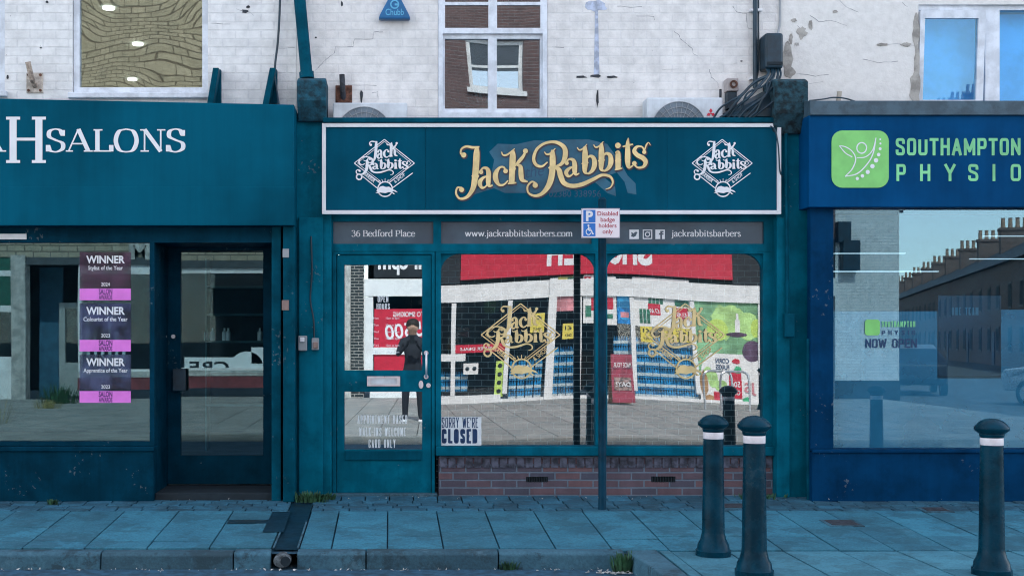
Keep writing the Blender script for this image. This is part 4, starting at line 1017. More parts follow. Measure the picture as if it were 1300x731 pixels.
def ac_unit(px0, px1, ptop, label, logo):
    yb, yf = WY - .03, -.085
    x0, x1 = X(px0, 0), X(px1, 0); zt = Z(ptop, 0); zb = zt - .56
    t = thing('air_conditioner', ((x0 + x1) / 2, 0, zb), label, 'air conditioner', 'air conditioners behind the shop sign')
    cx = x0 + (x1 - x0) * .42; r = .235; cz = zt - .27
    MB().box(x0, x1, yf + .012, yb, zb, zt).build('casing', M_PLASTIC, t, bevel=.012)
    MB().disc(cx, cz, r, yf + .011, 32, .004).build('fan_well', mat('fan shade', (.16,.20,.24), .7, .2), t)
    gr = MB()
    for k in range(5): gr.ring(cx, cz, r * (k + 1) / 5 - .004, r * (k + 1) / 5, yf + .004, 32, .004)
    for k in range(26):
        a = 2 * math.pi * k / 26; gr.tube([(cx + .04 * math.cos(a), yf, cz + .04 * math.sin(a)), (cx + r * math.cos(a), yf, cz + r * math.sin(a))], .0022, 5)
    gr.build('fan_grille', M_GREY, t)
    if logo:
        e = MB(); ex, ez = X(899.5, 0), Z(146, 0)
        for a in (90, 210, 330):
            u = R(a); c, s = math.cos(u), math.sin(u); L, w = .042, .017
            e.prism([(ex, ez), (ex + c * L / 2 - s * w / 1.2, ez + s * L / 2 + c * w / 1.2), (ex + c * L, ez + s * L), (ex + c * L / 2 + s * w / 1.2, ez + s * L / 2 - c * w / 1.2)][::-1], yf + .007, yf + .0115)
        e.build('emblem', M_RED, t)
    MB().box(x0 + .05, x0 + .1, yf + .03, WY, zb - .04, zb).box(x1 - .1, x1 - .05, yf + .03, WY, zb - .04, zb).build('bracket', M_GREY, t)
ac_unit(423, 517, 132.5, 'white air conditioner half hidden behind the sign, under the rusty wall plate', False)
ac_unit(819, 915, 126, 'white air conditioner with three red diamonds, half hidden behind the right end of the sign', True)
cable('short_pipe', [(X(915, 0), .02, Z(150, 0)), (X(915.5, 0), .02, Z(113, 0))], .011, 'short dark pipe stub at the right edge of the air conditioner with red diamonds', 'pipe', M_DRUST, False)

# spiky plant behind the sash window
pl = thing('house_plant', (X(612, .5), .5, Z(152, .5)), 'dark spiky house plant behind the lower pane of the sash window', 'plant')
MB().lathe([(.07, 0), (.1, .16), (.105, .17)], X(612, .5), .5, Z(152, .5) - .12, 16).build('pot', M_GREY, pl, smooth=True)
b = MB(); rnd = random.Random(4)
for k in range(26):
    a = rnd.uniform(0, 2 * math.pi); e = rnd.uniform(.5, 1.4); Ln = rnd.uniform(.22, .38); c0 = Vector((X(612, .5), .5, Z(152, .5) + .04)); d = Vector((math.cos(a) * math.cos(e), math.sin(a) * math.cos(e) * .5, math.sin(e))); sd_ = d.cross(Vector((0, 1, 0))).normalized() * .014
    m_ = c0 + d * Ln * .5; b.face([c0 - sd_ * .6, c0 + sd_ * .6, m_ + sd_, m_ - sd_]); b.face([m_ - sd_, m_ + sd_, c0 + d * Ln - Vector((0, 0, .03))])
b.build('leaves', mat('dark leaf', (.02,.06,.05), .5, .4, 9), pl)
# wall plates
def wall_plate(px0, px1, pz0, pz1, mats, label, stub):
    t = thing('wall_anchor', (X((px0 + px1) / 2, WY), WY, Z(pz1, WY)), label, 'wall anchor', None)
    MB().box(X(px0, WY), X(px1, WY), WY - .014, WY, Z(pz1, WY), Z(pz0, WY)).build('plate', mats[0], t, bevel=.003)
    bl = MB()
    for a in (px0 + 3, px1 - 3):
        for c in (pz0 + 3, pz1 - 3): bl.disc(X(a, WY), Z(c, WY), .012, WY - .014, 8, .01)
    bl.build('bolt_heads', M_RUST, t)
    MB().tube([Vector(p) for p in stub], .024, 10).build('stub', mats[1], t)
wall_plate(34, 55, 93, 118.5, (mat('stained cream plate', (.50,.44,.38), .7, .3, 20), mat('rust stained tube', (.40,.32,.26), .7, .4, 25)), 'cream square plate with a short tube on the white brick left of the big window',
           [(X(45, WY), WY, Z(110, WY)), (X(44, WY), WY - .09, Z(103, WY)), (X(41, WY), WY - .13, Z(83, WY))])
wall_plate(426, 447, 109, 131, (M_RUST, M_DRUST), 'rusty brown plate with a dark stub above the left air conditioner',
           [(X(436, WY), WY, Z(125, WY)), (X(435.5, WY), WY - .06, Z(118, WY)), (X(434.5, WY), WY - .07, Z(97, WY))])

# black brackets at the right end of the salon sign
def bracket(px, label):
    t = thing('sign_bracket', (X(px, 0), 0, Z(130, 0)), label, 'bracket', 'brackets holding the salon sign')
    xv = X(px + 7, WY)
    MB().box(xv - .03, xv + .03, WY - .05, WY, Z(133, WY), Z(90, WY)).build('upright', M_TEALD, t, bevel=.004)
    MB().prism([(X(px - 9, -.1), Z(131, -.1)), (X(px - 1, -.1), Z(131, -.1)), (xv + .03, Z(92, WY)), (xv - .02, Z(92, WY))], -.03, WY - .055).build('brace', M_TEALD, t, bevel=.004)
bracket(270, 'black triangular bracket on the salon sign right beside the big window')
bracket(341, 'black triangular bracket on the salon sign with a hanging cable')
def cp(px, py, y): return (X(px, y), y, Z(py, y))
cable('hanging_cable', [cp(356, -60, .11), cp(355.5, 0, .11), cp(353, 50, .10), cp(349.5, 80, .09), cp(349, 100, .08), cp(351.5, 118, .05), cp(354, 134, .0)], .010, 'thin black cable hanging down the white brick onto the salon sign', 'cable')
dp = thing('drainpipe', (X(392, 0), 0, Z(98, 0)), 'dark teal drainpipe leaning down to the left corbel', 'drainpipe')
MB().tube([cp(375, -60, .08), cp(380.5, 0, .06), cp(389.5, 97, .0)], .052, 14).build('pipe', M_TEALD, dp, smooth=True)
MB().tube([cp(389.0, 92, .0), cp(389.6, 100, -.002)], .064, 14).build('collar', M_TEALD, dp, smooth=True)
rp = thing('wall_conduit', (X(959, WY), WY, Z(100, WY)), 'black vertical conduit with white clips on the cream wall at the right', 'conduit')
MB().tube([cp(958.8, -60, .10), cp(958.8, 50, .10), cp(959, 112, .09)], .021, 10).build('conduit', M_BLACK, rp, smooth=True)
cl = MB()
for py in (13.5, 100): cl.box(X(951.5, .12), X(967, .12), .095, WY, Z(py + 1.5, .12), Z(py - 1.5, .12))
cl.build('clip', M_WHITE, rp, bevel=.003)
cable('thin_wire', [cp(963.3, -60, .13), cp(963, 20, .13), cp(963.2, 60, .13), cp(962.4, 92, .13), cp(958, 108, .08)], .006, 'thin dark wire running beside the black conduit', 'wire')
cable('grey_wire', [cp(990, -60, .13), cp(990.3, 0, .13), cp(990, 30, .13), cp(987, 45, .1)], .010, 'grey wire at the joint of the cream and the peeling wall', 'wire', M_GREY)
jb = thing('junction_box', (X(982, 0), 0, Z(88, 0)), 'black cable box on the wall above the right corbel', 'cable box')
MB().box(X(970, .0), X(993, .0), -.04, WY, Z(88, 0), Z(43, 0)).build('housing', M_BLACK, jb, bevel=.022)
MB().box(X(972, .0), X(991.5, .0), -.048, -.0405, Z(84, 0), Z(80, 0)).build('lid_seam', M_DARK, jb, bevel=.002)
for k, (a, b_) in enumerate(((973, 940), (976, 958), (978.5, 965), (981, 972), (984, 980), (987, 985), (990, 989), (975, 948))):
    rnd = random.Random(k)
    cable('tangled_cable', [cp(a, 87, -.0), cp(a + rnd.uniform(-2, 2), 96, -.06), cp((a + b_) / 2 - 3, 106 + rnd.uniform(-3, 4), -.12), cp(b_ - 8 * (k % 3), 122 + rnd.uniform(-4, 4), -.15), cp(b_ - 24, 136 + k, -.12), cp(b_ - 34, 150, -.1)], .009 + .003 * (k % 2),
          'black cable in the tangle dropping from the cable box behind the right corbel', 'cable', group='tangled cables by the right corbel')
# the bundle they lie on
b = MB(); b.prismx([(WY, Z(152, 0)), (-.1, Z(152, 0)), (-.12, Z(138, 0)), (-.04, Z(116, 0)), (WY, Z(108, 0))], X(918, -.05), X(984, -.05))
vv = []
for v in b.v:
    f = (v[0] - X(918, -.05)) / (X(984, -.05) - X(918, -.05)); vv.append((v[0], v[1], Z(152, 0) + (v[2] - Z(152, 0)) * (.18 + .82 * f)))
b.v = vv; tag(b.build('roofing_felt', M_BLACK, None, bevel=.02), 'black wedge of roofing felt sloping up to the right corbel', 'roofing felt')
lb = thing('security_light', (X(932, 0), 0, Z(114, 0)), 'small grey square lamp on a dark stem above the right end of the sign', 'lamp')
MB().box(X(924.5, 0), X(939.5, 0), .04, WY, Z(114.5, 0), Z(98, 0)).build('housing', mat('taupe plastic', (.36,.32,.31), .5, .1), lb, bevel=.008)
MB().ring(X(933, 0), Z(106, 0), .018, .034, .04, 18, .012).build('lens_ring', M_RUST, lb)
MB().box(X(926, 0), X(938, 0), .06, WY, Z(136, 0), Z(115, 0)).build('stem', M_BLACK, lb)
tag(MB().tube([cp(1064, 130, .1), cp(1066, 116, .08)], .022, 4).build('broken_stub', mat('sandy stub', (.50,.45,.38), .8, .2), None), 'small broken sandy stub standing on the grey flashing of the physio sign', 'stub')
cable('loose_wire', [cp(1028, 128, -.3), cp(1046, 126, -.2), cp(1058, 124, -.1), cp(1072, 125, -.1), cp(1086, 129, -.25)], .006, 'thin loose wire lying on the grey flashing over the physio', 'wire')
cable('sign_cable', [cp(978, 160, -.16), cp(984, 166, -.17), cp(988, 185, -.17), cp(990, 215, -.16), cp(993, 225, -.13)], .006, 'thin dark cable trailing over the right end of the white framed sign', 'cable')

# fittings on the pilasters
def fitting(name, pts, m, label, cat):
    t = thing(name, (X(pts[0][0], -.12), -.12, Z(pts[0][3], -.12)), label, cat)
    for nm, (a, b_, c, d), mm in zip(('housing', 'cover'), pts, m): MB().box(X(a, -.12), X(b_, -.12), -.16 if nm == 'housing' else -.175, -.117 if nm == 'housing' else -.161, Z(d, -.12), Z(c, -.12)).build(nm, mm, t, bevel=.006)
    return t
fitting('meter_cover', [(379, 390, 426, 445), (381, 387, 428, 434)], (M_GREY, M_WHITE), 'small grey fitting with a white knob low on the left pilaster', 'fitting')
fitting('bell_box', [(396, 405, 429, 444), (398, 404, 434, 442)], (M_GREY, mat('brown cover', (.25,.17,.15), .6, .2)), 'small brown and grey box at the end of a pilaster wire', 'fitting')
cable('pilaster_wire', [cp(395, 300, -.12), cp(396, 345, -.13), cp(394, 380, -.13), cp(398, 405, -.14), cp(399, 432, -.14)], .007, 'dark wire running down the left teal pilaster to the small box', 'wire')
tag(MB().box(X(358, -.3), X(367, -.3), -.325, -.27, Z(394, -.3), Z(381, -.3)).build('entry_buzzer', mat('brown cover', (.25,.17,.15)), None, bevel=.004), 'small brown entry buzzer on the salon door post', 'buzzer')
tag(MB().box(X(359, -.3), X(367, -.3), -.318, -.27, Z(327, -.3), Z(316, -.3)).build('number_sticker', M_GREY, None), 'small pale sticker high on the salon door post', 'sticker')
pr = thing('wall_conduit', (X(1003, -.12), -.12, Z(428, -.12)), 'dark pipe with an end box running down the right teal pilaster', 'conduit')
MB().tube([cp(998, 170, -.13), cp(999, 300, -.13), cp(999.5, 410, -.13)], .016, 8).build('conduit', M_TEALD, pr, smooth=True)
MB().box(X(994, -.12), X(1007, -.12), -.17, -.1085, Z(428, -.12), Z(398, -.12)).build('end_box', M_TEALD, pr, bevel=.008)
tag(MB().tube([cp(1026.5, 430, -.2), cp(1026, 560, -.2), cp(1027, 634, -.2)], .02, 10).build('downpipe', M_TEALD, None, smooth=True), 'narrow teal downpipe between the right pilaster and the physio front', 'downpipe')

# ================================================================== paper in the windows
sg = thing('closed_sign', (X(585, .03), .03, Z(567, .03)), 'white card reading SORRY WE\'RE CLOSED in the corner of the barber window', 'sign')
MB().box(X(559.5, .035), X(611, .035), .028, .034, Z(567, .035), Z(529, .035)).build('card', mat('white card', (.70,.74,.76), .6, .06, 12), sg)
t = MB(); y = .027
sans_text(t, "SORRY WE'RE", X(560.8, y), Z(542.8, y), X(607, y) - X(560.8, y), .090, y, .085, .075); t.build('lettering', M_NAVYINK, sg)
t = MB(); sans_text(t, 'CLOSED', X(560.8, y), Z(562.5, y), X(606, y) - X(560.8, y), .125, y, .17, .10); t.build('lettering', M_NAVYINK, sg)
for k, (py, role, yr) in enumerate(((320, 'Stylist of the Year', '2024'), (385, 'Colourist of the Year', '2023'), (450, 'Apprentice of the Year', '2023'))):
    y = SF + .026
    p = thing('award_poster', (X(134, y), y, Z(py + 64, y)), ('top', 'middle', 'bottom')[k] + ' violet and pink WINNER award poster in the salon window, ' + role, 'poster', 'award posters in the salon window')
    MB().box(X(101, y), X(166, y), y, y + .002, Z(py + 46, y), Z(py, y)).build('print', film('poster film %d' % k, ((.09,.035,.07), (.06,.07,.17), (.07,.09,.18))[k], .38, .75, 5.0), p)
    MB().box(X(101, y), X(166, y), y, y + .002, Z(py + 61, y), Z(py + 46.2, y)).build('pink_band', M_PINK, p)
    t = MB(); ty = y - .001
    text_mesh(t, 'WINNER', .062, X(134, y), ty, Z(py + 14, y), bold=.03, align='CENTER', width=X(158, y) - X(109, y)); text_mesh(t, role, .034, X(134, y), ty, Z(py + 22.5, y), bold=.012, align='CENTER', width=X(161, y) - X(105, y) if k else X(157, y) - X(113, y))
    text_mesh(t, yr, .03, X(134, y), ty, Z(py + 43, y), bold=.006, align='CENTER', width=.075); t.build('lettering', M_LETTER, p)
    t = MB(); text_mesh(t, 'SALON', .045, X(134, y), ty, Z(py + 53.4, y), bold=.03, align='CENTER', width=.115); text_mesh(t, 'AWARDS', .038, X(134, y), ty, Z(py + 60, y), bold=.03, align='CENTER', width=.115); t.build('band_lettering', mat('plum ink', (.10,.02,.16)), p)

# ================================================================== street furniture
SPY = -.62
sp = thing('parking_sign', (X(764.5, SPY), SPY, SLOPE * SPY), 'small white disabled parking sign on a tall dark post before the barber window', 'street sign')
xp = X(764.6, SPY)
MB().lathe([(.04, 0), (.036, .02), (.0325, .03), (.0325, 2.52), (.034, 2.53), (.02, 2.55)], xp, SPY, SLOPE * SPY - .02, 20).build('post', mat('post paint', (.001,.030,.055), .4, .3, 7, .0008, 60, spec=.08), sp, smooth=True)
py_ = SPY - .045
MB().box(X(738, py_), X(787, py_), py_, py_ + .004, Z(302, py_), Z(264.5, py_)).build('plate', mat('sign grey edge', (.50,.46,.52), .4, .1), sp)
ft = MB(); rrect(ft, X(739, py_), X(786, py_), Z(301.2, py_), Z(265.3, py_), .012, py_ - .0012, py_ - .0002); ft.build('sign_face', M_SIGNW, sp)
bl = MB(); y = py_ - .0016
bl.box(X(740.5, y), X(756, y), y, y + .0003, Z(282.5, y), Z(266.5, y)); bl.box(X(740.5, y), X(756, y), y, y + .0003, Z(300, y), Z(283.5, y)); bl.build('blue_squares', M_SKYBLUE, sp)
w = MB(); y = py_ - .0022
text_mesh(w, 'P', .078, X(748.4, y), y, Z(280.3, y), bold=.04, align='CENTER')
pen = Pen(w, y, lambda u, v: (X(740.5 + u * .155, y), Z(283.5 + v * .165, y)), 0, .00004)
pen.ball(42, 17, 8); pen.line((43, 26), (46, 55), 11); pen.line((44, 38), (64, 40), 7); pen.stroke((46,55,10),(66,56,10),(76,80,9),(86,78,7)); pen.stroke((38,42,7),(24,58,7),(28,80,7),(48,88,7),(64,72,7))
w.build('symbols', M_WHITE, sp)
w = MB()
for k, (s_, wd) in enumerate((('Disabled', 26), ('badge', 18), ('holders', 22.5), ('only', 13))):
    text_mesh(w, s_, .034, X(771.5, y), y, Z(273.7 + k * 7.6, y), bold=.012, align='CENTER', width=X(771.5 + wd / 2, y) - X(771.5 - wd / 2, y))
w.build('lettering', M_SIGNR, sp)
MB().box(xp - .06, xp + .06, py_ + .0045, SPY - .03, Z(275, SPY), Z(271, SPY)).box(xp - .06, xp + .06, py_ + .0045, SPY - .03, Z(296, SPY), Z(292, SPY)).build('clamp', M_GREY, sp)

def make_bollard(loc, label):
    t = thing('bollard', loc, label, 'bollard', 'black bollards with a white band along the kerb')
    x, y, z = loc
    MB().lathe([(.118, 0), (.118, .035), (.108, .045), (.104, .075), (.088, .105), (.079, .14), (.076, .16), (.066, .79)], x, y, z, 36).build('shaft', M_BOLL, t, smooth=True)
    MB().lathe([(.0665, .79), (.0675, .792), (.0675, .833), (.0665, .835)], x, y, z, 36).build('reflective_band', mat('pinkish reflective band', (.86,.78,.80), .35, .06, 30), t, smooth=True)
    MB().lathe([(.066, .835), (.070, .842), (.073, .852), (.072, .858), (.100, .880), (.103, .892), (.101, .900), (.088, .916), (.068, .935), (.042, .948), (.015, .953), (.004, .9535)], x, y, z, 36).build('cap', M_BOLL, t, smooth=True)
    return t
def bspot(px, py, z=PZ):
    s_ = (py - VY) / (EYE - z); y = FPX / s_ - DIST; return ((px - VX) / s_, y, z)
b1 = make_bollard(bspot(905.5, 704), 'black bollard standing nearest to the brick stall riser, leftmost of three')
p1 = Vector(WORLD[b1.name])
for px, py, k, lab in ((957.5, 730, 1.04, 'tall black bollard in the middle of the three, close beside another one'), (1259, 728.5, 1.02, 'black bollard standing alone in front of the physio window')):
    c = dup(b1, Vector(bspot(px, py)) - p1, lab); c.scale = (1, 1, k)
for loc, lab in (((5.45, -3.55, PZ), 'black bollard further right along the kerb, seen mirrored in the physio window'), ((8.4, -16.9, -.1), 'black bollard on the far pavement by the produce poster')):
    dup(b1, Vector(loc) - p1, lab)

# ---------- drain channel, covers, rubbish, weeds
dc = thing('drain_channel', ((DRX0 + DRX1) / 2, -1.3, -.08), 'dark iron drain channel crossing the pavement from the pilaster to the kerb', 'drain')
b = MB(); b.raw([(DRX0 - .012, -.3, SLOPE * -.3 - .012), (DRX1 + .012, -.3, SLOPE * -.3 - .012), (DRX1 + .012, -2.02, SLOPE * -2.02 - .006), (DRX0 - .012, -2.02, SLOPE * -2.02 - .006)], [(0, 3, 2, 1)])
b.build('bed', M_BLACK, dc)
for xx, ln in ((DRX0 - .012, 1.3), (DRX1 + .004, .9)):
    b = MB(); b.raw([(xx, -2.02 + ln, SLOPE * (-2.02 + ln) + .004), (xx + .014, -2.02 + ln, SLOPE * (-2.02 + ln) + .004), (xx + .014, -2.02, SLOPE * -2.02 + .004), (xx, -2.02, SLOPE * -2.02 + .004)], [(0, 3, 2, 1)]); b.build('edge_strip', M_KERB, dc)
b = MB(); cx = (DRX0 + DRX1) / 2 - .01
b.prism([(cx + .06 * math.cos(a) , -.178 + .048 * math.sin(a)) for a in [2 * math.pi * k / 16 for k in range(16)]], -2.155, -2.03)
b.build('spout', mat('mossy spout', (.10,.12,.13), .9, .6, 25, .01, 40), dc, bevel=.012)
b = MB(); b.prism([(cx + .025 + .035 * math.cos(a), -.178 + .034 * math.sin(a)) for a in [2 * math.pi * k / 14 for k in range(14)]], -2.159, -2.1555); b.build('spout_mouth', M_DARK, dc)
def gpt(px, py):                      # point on the sloping pavement seen at a photo pixel
    y = -.3
    for _ in range(30): y = FPX / ((py - VY) / (EYE - max(SLOPE * y, -.16))) - DIST
    return X(px, y), y, SLOPE * y
def ground_patch(name, corners, m, label, cat, dz=.004, kind=None):
    pts = [gpt(*c) for c in corners]; b = MB(); b.face([(p[0], p[1], p[2] + dz) for p in pts][::-1])
    lo = MB(); lo.face([(p[0], p[1], p[2] + dz) for p in pts][::-1]); o = lo.build(name, m); return tag(o, label, cat) if kind is None else structure(o)
ground_patch('asphalt_patch', [(346, 650), (369, 650), (360, 676), (333, 676)], M_BLACK, '', '', .006, kind=1)
ground_patch('asphalt_patch', [(290, 660), (345, 660), (344, 664), (288, 665)], M_BLACK, '', '', .005, kind=1)
def cover(c, label, bar=False):
    pts = [gpt(*q) for q in c]; x0, x1 = min(p[0] for p in pts), max(p[0] for p in pts); y0, y1 = min(p[1] for p in pts), max(p[1] for p in pts)
    zf = lambda y: SLOPE * y
    t = thing('drain_cover', ((x0 + x1) / 2, (y0 + y1) / 2, zf((y0 + y1) / 2)), label, 'drain cover')
    b = MB(); block(b, x0 - .03, x1 + .03, y1 + .03, y0 - .03, lambda y: SLOPE * y + .006, .03, jit=0); b.build('frame', M_KERB, t)
    b = MB(); block(b, x0, x1, y1, y0, lambda y: SLOPE * y + .010, .02, jit=0); b.build('lid', M_DRUST, t)
cover([(1055, 661), (1080, 661), (1083, 667), (1057, 667)], 'small dark iron cover in the pavement below the physio sill')
cover([(920, 640), (942, 640), (943, 645), (921, 645)], 'small dark iron cover in the pavement behind the middle bollard')
cover([(1176, 645), (1196, 645), (1198, 649), (1178, 649)], 'small dark iron cover close to the physio stall riser')
def tuft(loc, n, h, r, label, m=M_WEED, name='weed', seed=1, leafy=True):
    rnd = random.Random(seed); b = MB(); x, y, z = loc
    for k in range(n):
        a = rnd.uniform(0, 2 * math.pi); d = rnd.uniform(0, r); hh = h * rnd.uniform(.4, 1); lean = rnd.uniform(.1, .6) * hh
        px, pyy = x + d * math.cos(a), y + d * math.sin(a) * .35; w = rnd.uniform(.004, .011) * (1 if leafy else .5)
        c, s_ = math.cos(a), math.sin(a)
        p = [(px - s_ * w, pyy + c * w, z), (px + s_ * w, pyy - c * w, z), (px + c * lean * .5 + s_ * w * 1.2, pyy + s_ * lean * .5 - c * w * 1.2, z + hh * .6), (px + c * lean * .5 - s_ * w * 1.2, pyy + s_ * lean * .5 + c * w * 1.2, z + hh * .6)]
        b.face(p); b.face([p[3], p[2], (px + c * lean, pyy + s_ * lean, z + hh)])
    return tag(b.build(name, m), label, 'weed')
tuft((X(394, -.3), -.3, -.02), 150, .10, .16, 'low green weeds at the foot of the left pilaster', seed=2)
tuft((X(412, -.2), -.2, -.012), 70, .06, .10, 'small weeds along the barber door step', seed=3)
tuft((X(67, -.42), -.42, -.024), 40, .05, .05, 'tiny weed at the foot of the salon stall riser', seed=4)
tuft((1.60, -2.22, RZ), 120, .15, .09, 'tall green weed in the gutter at the kerb corner', seed=5)
tuft((X(645, -2.1), -2.135, RZ), 40, .07, .06, 'small weed in the gutter below the kerb', seed=6)
tuft((X(968, -.2), -.15, -.01), 60, .05, .25, 'thin line of weeds under the brick riser beside the right bollards', seed=8)
rnd = random.Random(11); b = MB()
def scrap(x, y, z, s_):
    a = rnd.uniform(0, 3.1); c, q = math.cos(a) * s_, math.sin(a) * s_; k = rnd.uniform(.3, .8)
    b.face([(x - c, y - q, z + rnd.uniform(.002, .012)), (x + q * k, y - c * k, z + rnd.uniform(.002, .012)), (x + c, y + q, z + rnd.uniform(.002, .02)), (x - q * k, y + c * k, z + rnd.uniform(.002, .012))])
for _ in range(70): scrap(1.56 + rnd.gauss(0, .08), -2.28 + rnd.gauss(0, .04), RZ + .002, rnd.uniform(.006, .022))
for _ in range(110): scrap(rnd.uniform(-3.6, 1.6), -2.15 - abs(rnd.gauss(0, .03)), RZ + .001, rnd.uniform(.004, .018))
for _ in range(80): scrap(rnd.uniform(-3.6, 5), rnd.uniform(-.3, -.06), -.008, rnd.uniform(.003, .009))
tag(b.build('litter', mat('dead leaf scraps', (.42,.42,.40), .8, .5, 30)), 'pale scraps of leaves and litter along the gutter', 'litter', kind='stuff')

# ================================================================== the far side of the street (seen mirrored in the glass)
Q = -19.3
def far_text(mb, body, h, x, z, y=Q + .02, **kw): text_mesh(mb, body, h, x, y, z, face=1, **kw)
M_FBRICK = brick_mat('far purple brick', (.12,.075,.075), (.17,.10,.095), (.20,.18,.18), dirt=.3)
M_FBUFF = brick_mat('far buff brick', (.36,.33,.25), (.44,.40,.31), (.15,.13,.10), bw=.42, bh=.15, msize=.016, dirt=.35)
M_FWHITE = mat('far white render', (.74,.74,.72), .8, .1, 2, .003, 40)
shop = thing('corner_shop', (5.5, Q - 4, 0), 'brick corner shop across the road with red fascia and poster filled windows', 'building')
cx0, cx1 = -1.9, OX(1052)
fw = (OX(600), OX(655), OZ(100), OZ(40))
MB().holed(cx0, cx1, 3.75, 10.0, Q - .3, Q, [(OX(598) - .0, OX(664), OZ(102), OZ(46)), (5.6, 6.9, 7.2, 8.7), (9.0, 10.2, 7.2, 8.7), (-1.2, .2, 7.2, 8.7)]).build('upper_wall', M_FBRICK, shop)
for wx0, wx1, wz0, wz1 in ((OX(598), OX(664), OZ(102), OZ(46)), (5.6, 6.9, 7.2, 8.7), (9.0, 10.2, 7.2, 8.7), (-1.2, .2, 7.2, 8.7)):
    cxm, czm = (wx0 + wx1) / 2, (wz0 + wz1) / 2
    f = MB().holed(wx0, wx1, wz0, wz1, Q - .16, Q - .08, [(wx0 + .09, cxm - .03, wz0 + .09, czm - .03), (cxm + .03, wx1 - .09, wz0 + .09, czm - .03), (wx0 + .09, cxm - .03, czm + .03, wz1 - .09), (cxm + .03, wx1 - .09, czm + .03, wz1 - .09)]).box(wx0 - .08, wx1 + .08, Q - .1, Q + .08, wz0 - .12, wz0 - .002).build('window', M_WPANEL, shop)
    MB().box(wx0 + .05, wx1 - .05, Q - .14, Q - .13, wz0 + .05, wz1 - .05).build('pane', G_OPP, f)
MB().box(cx0, OX(1132), Q - 8, Q - .32, 9.9, 10.1).build('roof', M_LEAD, shop)
gx0, gx1 = OX(1052), OX(1132)
MB().box(gx0 + .003, gx1, Q - 8, Q - .001, -.2, 9.0).build('gable_wall', brick_mat('white gable brick', (.74,.74,.72), (.78,.78,.76), (.66,.66,.65), dirt=.15), shop)
MB().box(gx0, gx1 + .01, Q + .0, Q + .02, -.2, .35).build('plinth', M_OPPDK, shop)
MB().box(gx0 + .1, gx0 + .5, Q, Q + .25, OZ(345), OZ(308)).box(gx0 + .0, gx0 + .3, Q, Q + .2, OZ(310), OZ(285)).build('meter_boxes', M_BLACK, shop)
zb = 3.75
MB().box(OX(582) + .01, OX(935), Q - .3, Q + .05, OZ(347.5), zb).build('red_fascia', M_RED, shop)
t = MB()
for ch, px in (('S', 825), ('H', 804), ('O', 783), ('P', 758), ('E', 722), ('H', 699)):
    far_text(t, ch, .62, OX(px), OZ(333.5), Q + .055, bold=.05, align='CENTER', width=.40)
t.build('fascia_lettering', M_WHITE, shop)
MB().box(OX(935), gx0, Q - .3, Q, OZ(356), zb).box(cx0 + .8, OX(582), Q - .3, Q + .04, OZ(352), zb).build('black_fascia', M_OPPDK, shop)
t = MB(); far_text(t, 'ill-epm', .42, -.42, OZ(341), Q + .05, bold=.03, width=1.15, align='CENTER'); t.build('small_fascia_lettering', M_WHITE, shop)
MB().box(-1.345, gx0, Q - .3, Q + .02, OZ(376), OZ(354)).build('white_lintel', M_WPANEL, shop)
# shop front frames (white), plinth, glass
fr = MB(); fr.box(-1.345, -1.12, Q - .12, Q + .011, .1, OZ(377))
for px in (576, 645, 699, 736, 805, 884, 967): fr.box(OX(px) - .055, OX(px) + .055, Q - .12, Q + .012, .1, OZ(377))
fr.box(-1.2, OX(592), Q - .13, Q + .008, OZ(450), OZ(441)); fr.box(-1.2, OX(640), Q - .13, Q + .01, -.1, OZ(500) + .1); fr.box(OX(640), OX(973), Q - .13, Q + .01, -.1, OZ(501)); fr.build('shop_frame', M_WPANEL, shop)
MB().box(OX(699) - .1, OX(699) + .1, Q - .05, Q + .06, -.1, OZ(352)).build('door_post', M_WPANEL, shop)
MB().box(-1.2, OX(975), Q - .06, Q - .05, 0, OZ(370)).build('shop_pane', G_OPP, shop)
MB().box(-1.4, gx0, Q - 3.0, Q - 2.9, 0, 3.7).build('inner_wall', M_DARK, shop)
MB().box(-1.10, OX(535) + .45, Q - .045, Q - .03, OZ(505) + .05, OZ(392)).build('red_window_panel', M_RED, shop)
t = MB(); far_text(t, '5500', .36, .10, OZ(426), Q - .025, bold=.015, width=.92, roll=-.12); far_text(t, 'TO SMOKING', .12, .12, OZ(402), Q - .025, bold=.02, width=.75)
t.build('panel_lettering', M_WHITE, shop)
# brick pier and pale pilaster at the left end
MB().box(-1.66, -1.35, Q - .3, Q + .05, -.1, 3.75).build('brick_pier', brick_mat('dark glazed brick', (.02,.03,.035), (.03,.04,.045), (.36,.36,.34), dirt=.1), shop)
MB().box(-1.86, -1.665, Q - .3, Q + .08, -.1, 3.9).build('stone_pilaster', M_STONE, shop)
# posters and goods
def poster(px0, px1, pz0, pz1, m, label, items, dy=.004, name='window_poster'):
    t = thing(name, (OX((px0 + px1) / 2), Q - .04, OZ(pz1)), label, 'poster', 'posters in the corner shop window')
    MB().box(OX(px0), OX(px1), Q - .045, Q - .04, OZ(pz1), OZ(pz0)).build('sheet', m, t)
    for k, (nm, mm, fn) in enumerate(items):
        b = MB(); fn(b, Q - .036 + k * .002); b.build(nm, mm, t)
    return t
def frect(a, b_, c, d): return lambda mb, y: mb.box(OX(a), OX(b_), y - .002, y, OZ(d), OZ(c))
def fblob(px, py, rx, ry, n=16, seed=1, rough=.2):
    def f(mb, y):
        rn = random.Random(seed)
        mb.prism([(OX(px) + OX(VX + rx) * math.cos(2 * math.pi * k / n) * rn.uniform(1 - rough, 1), OZ(py) + OX(VX + ry) * math.sin(2 * math.pi * k / n) * rn.uniform(1 - rough, 1)) for k in range(n)], y - .002, y)
    return f
def multi(*fs):
    def f(mb, y):
        for i, q in enumerate(fs): q(mb, y + i * .0003)
    return f
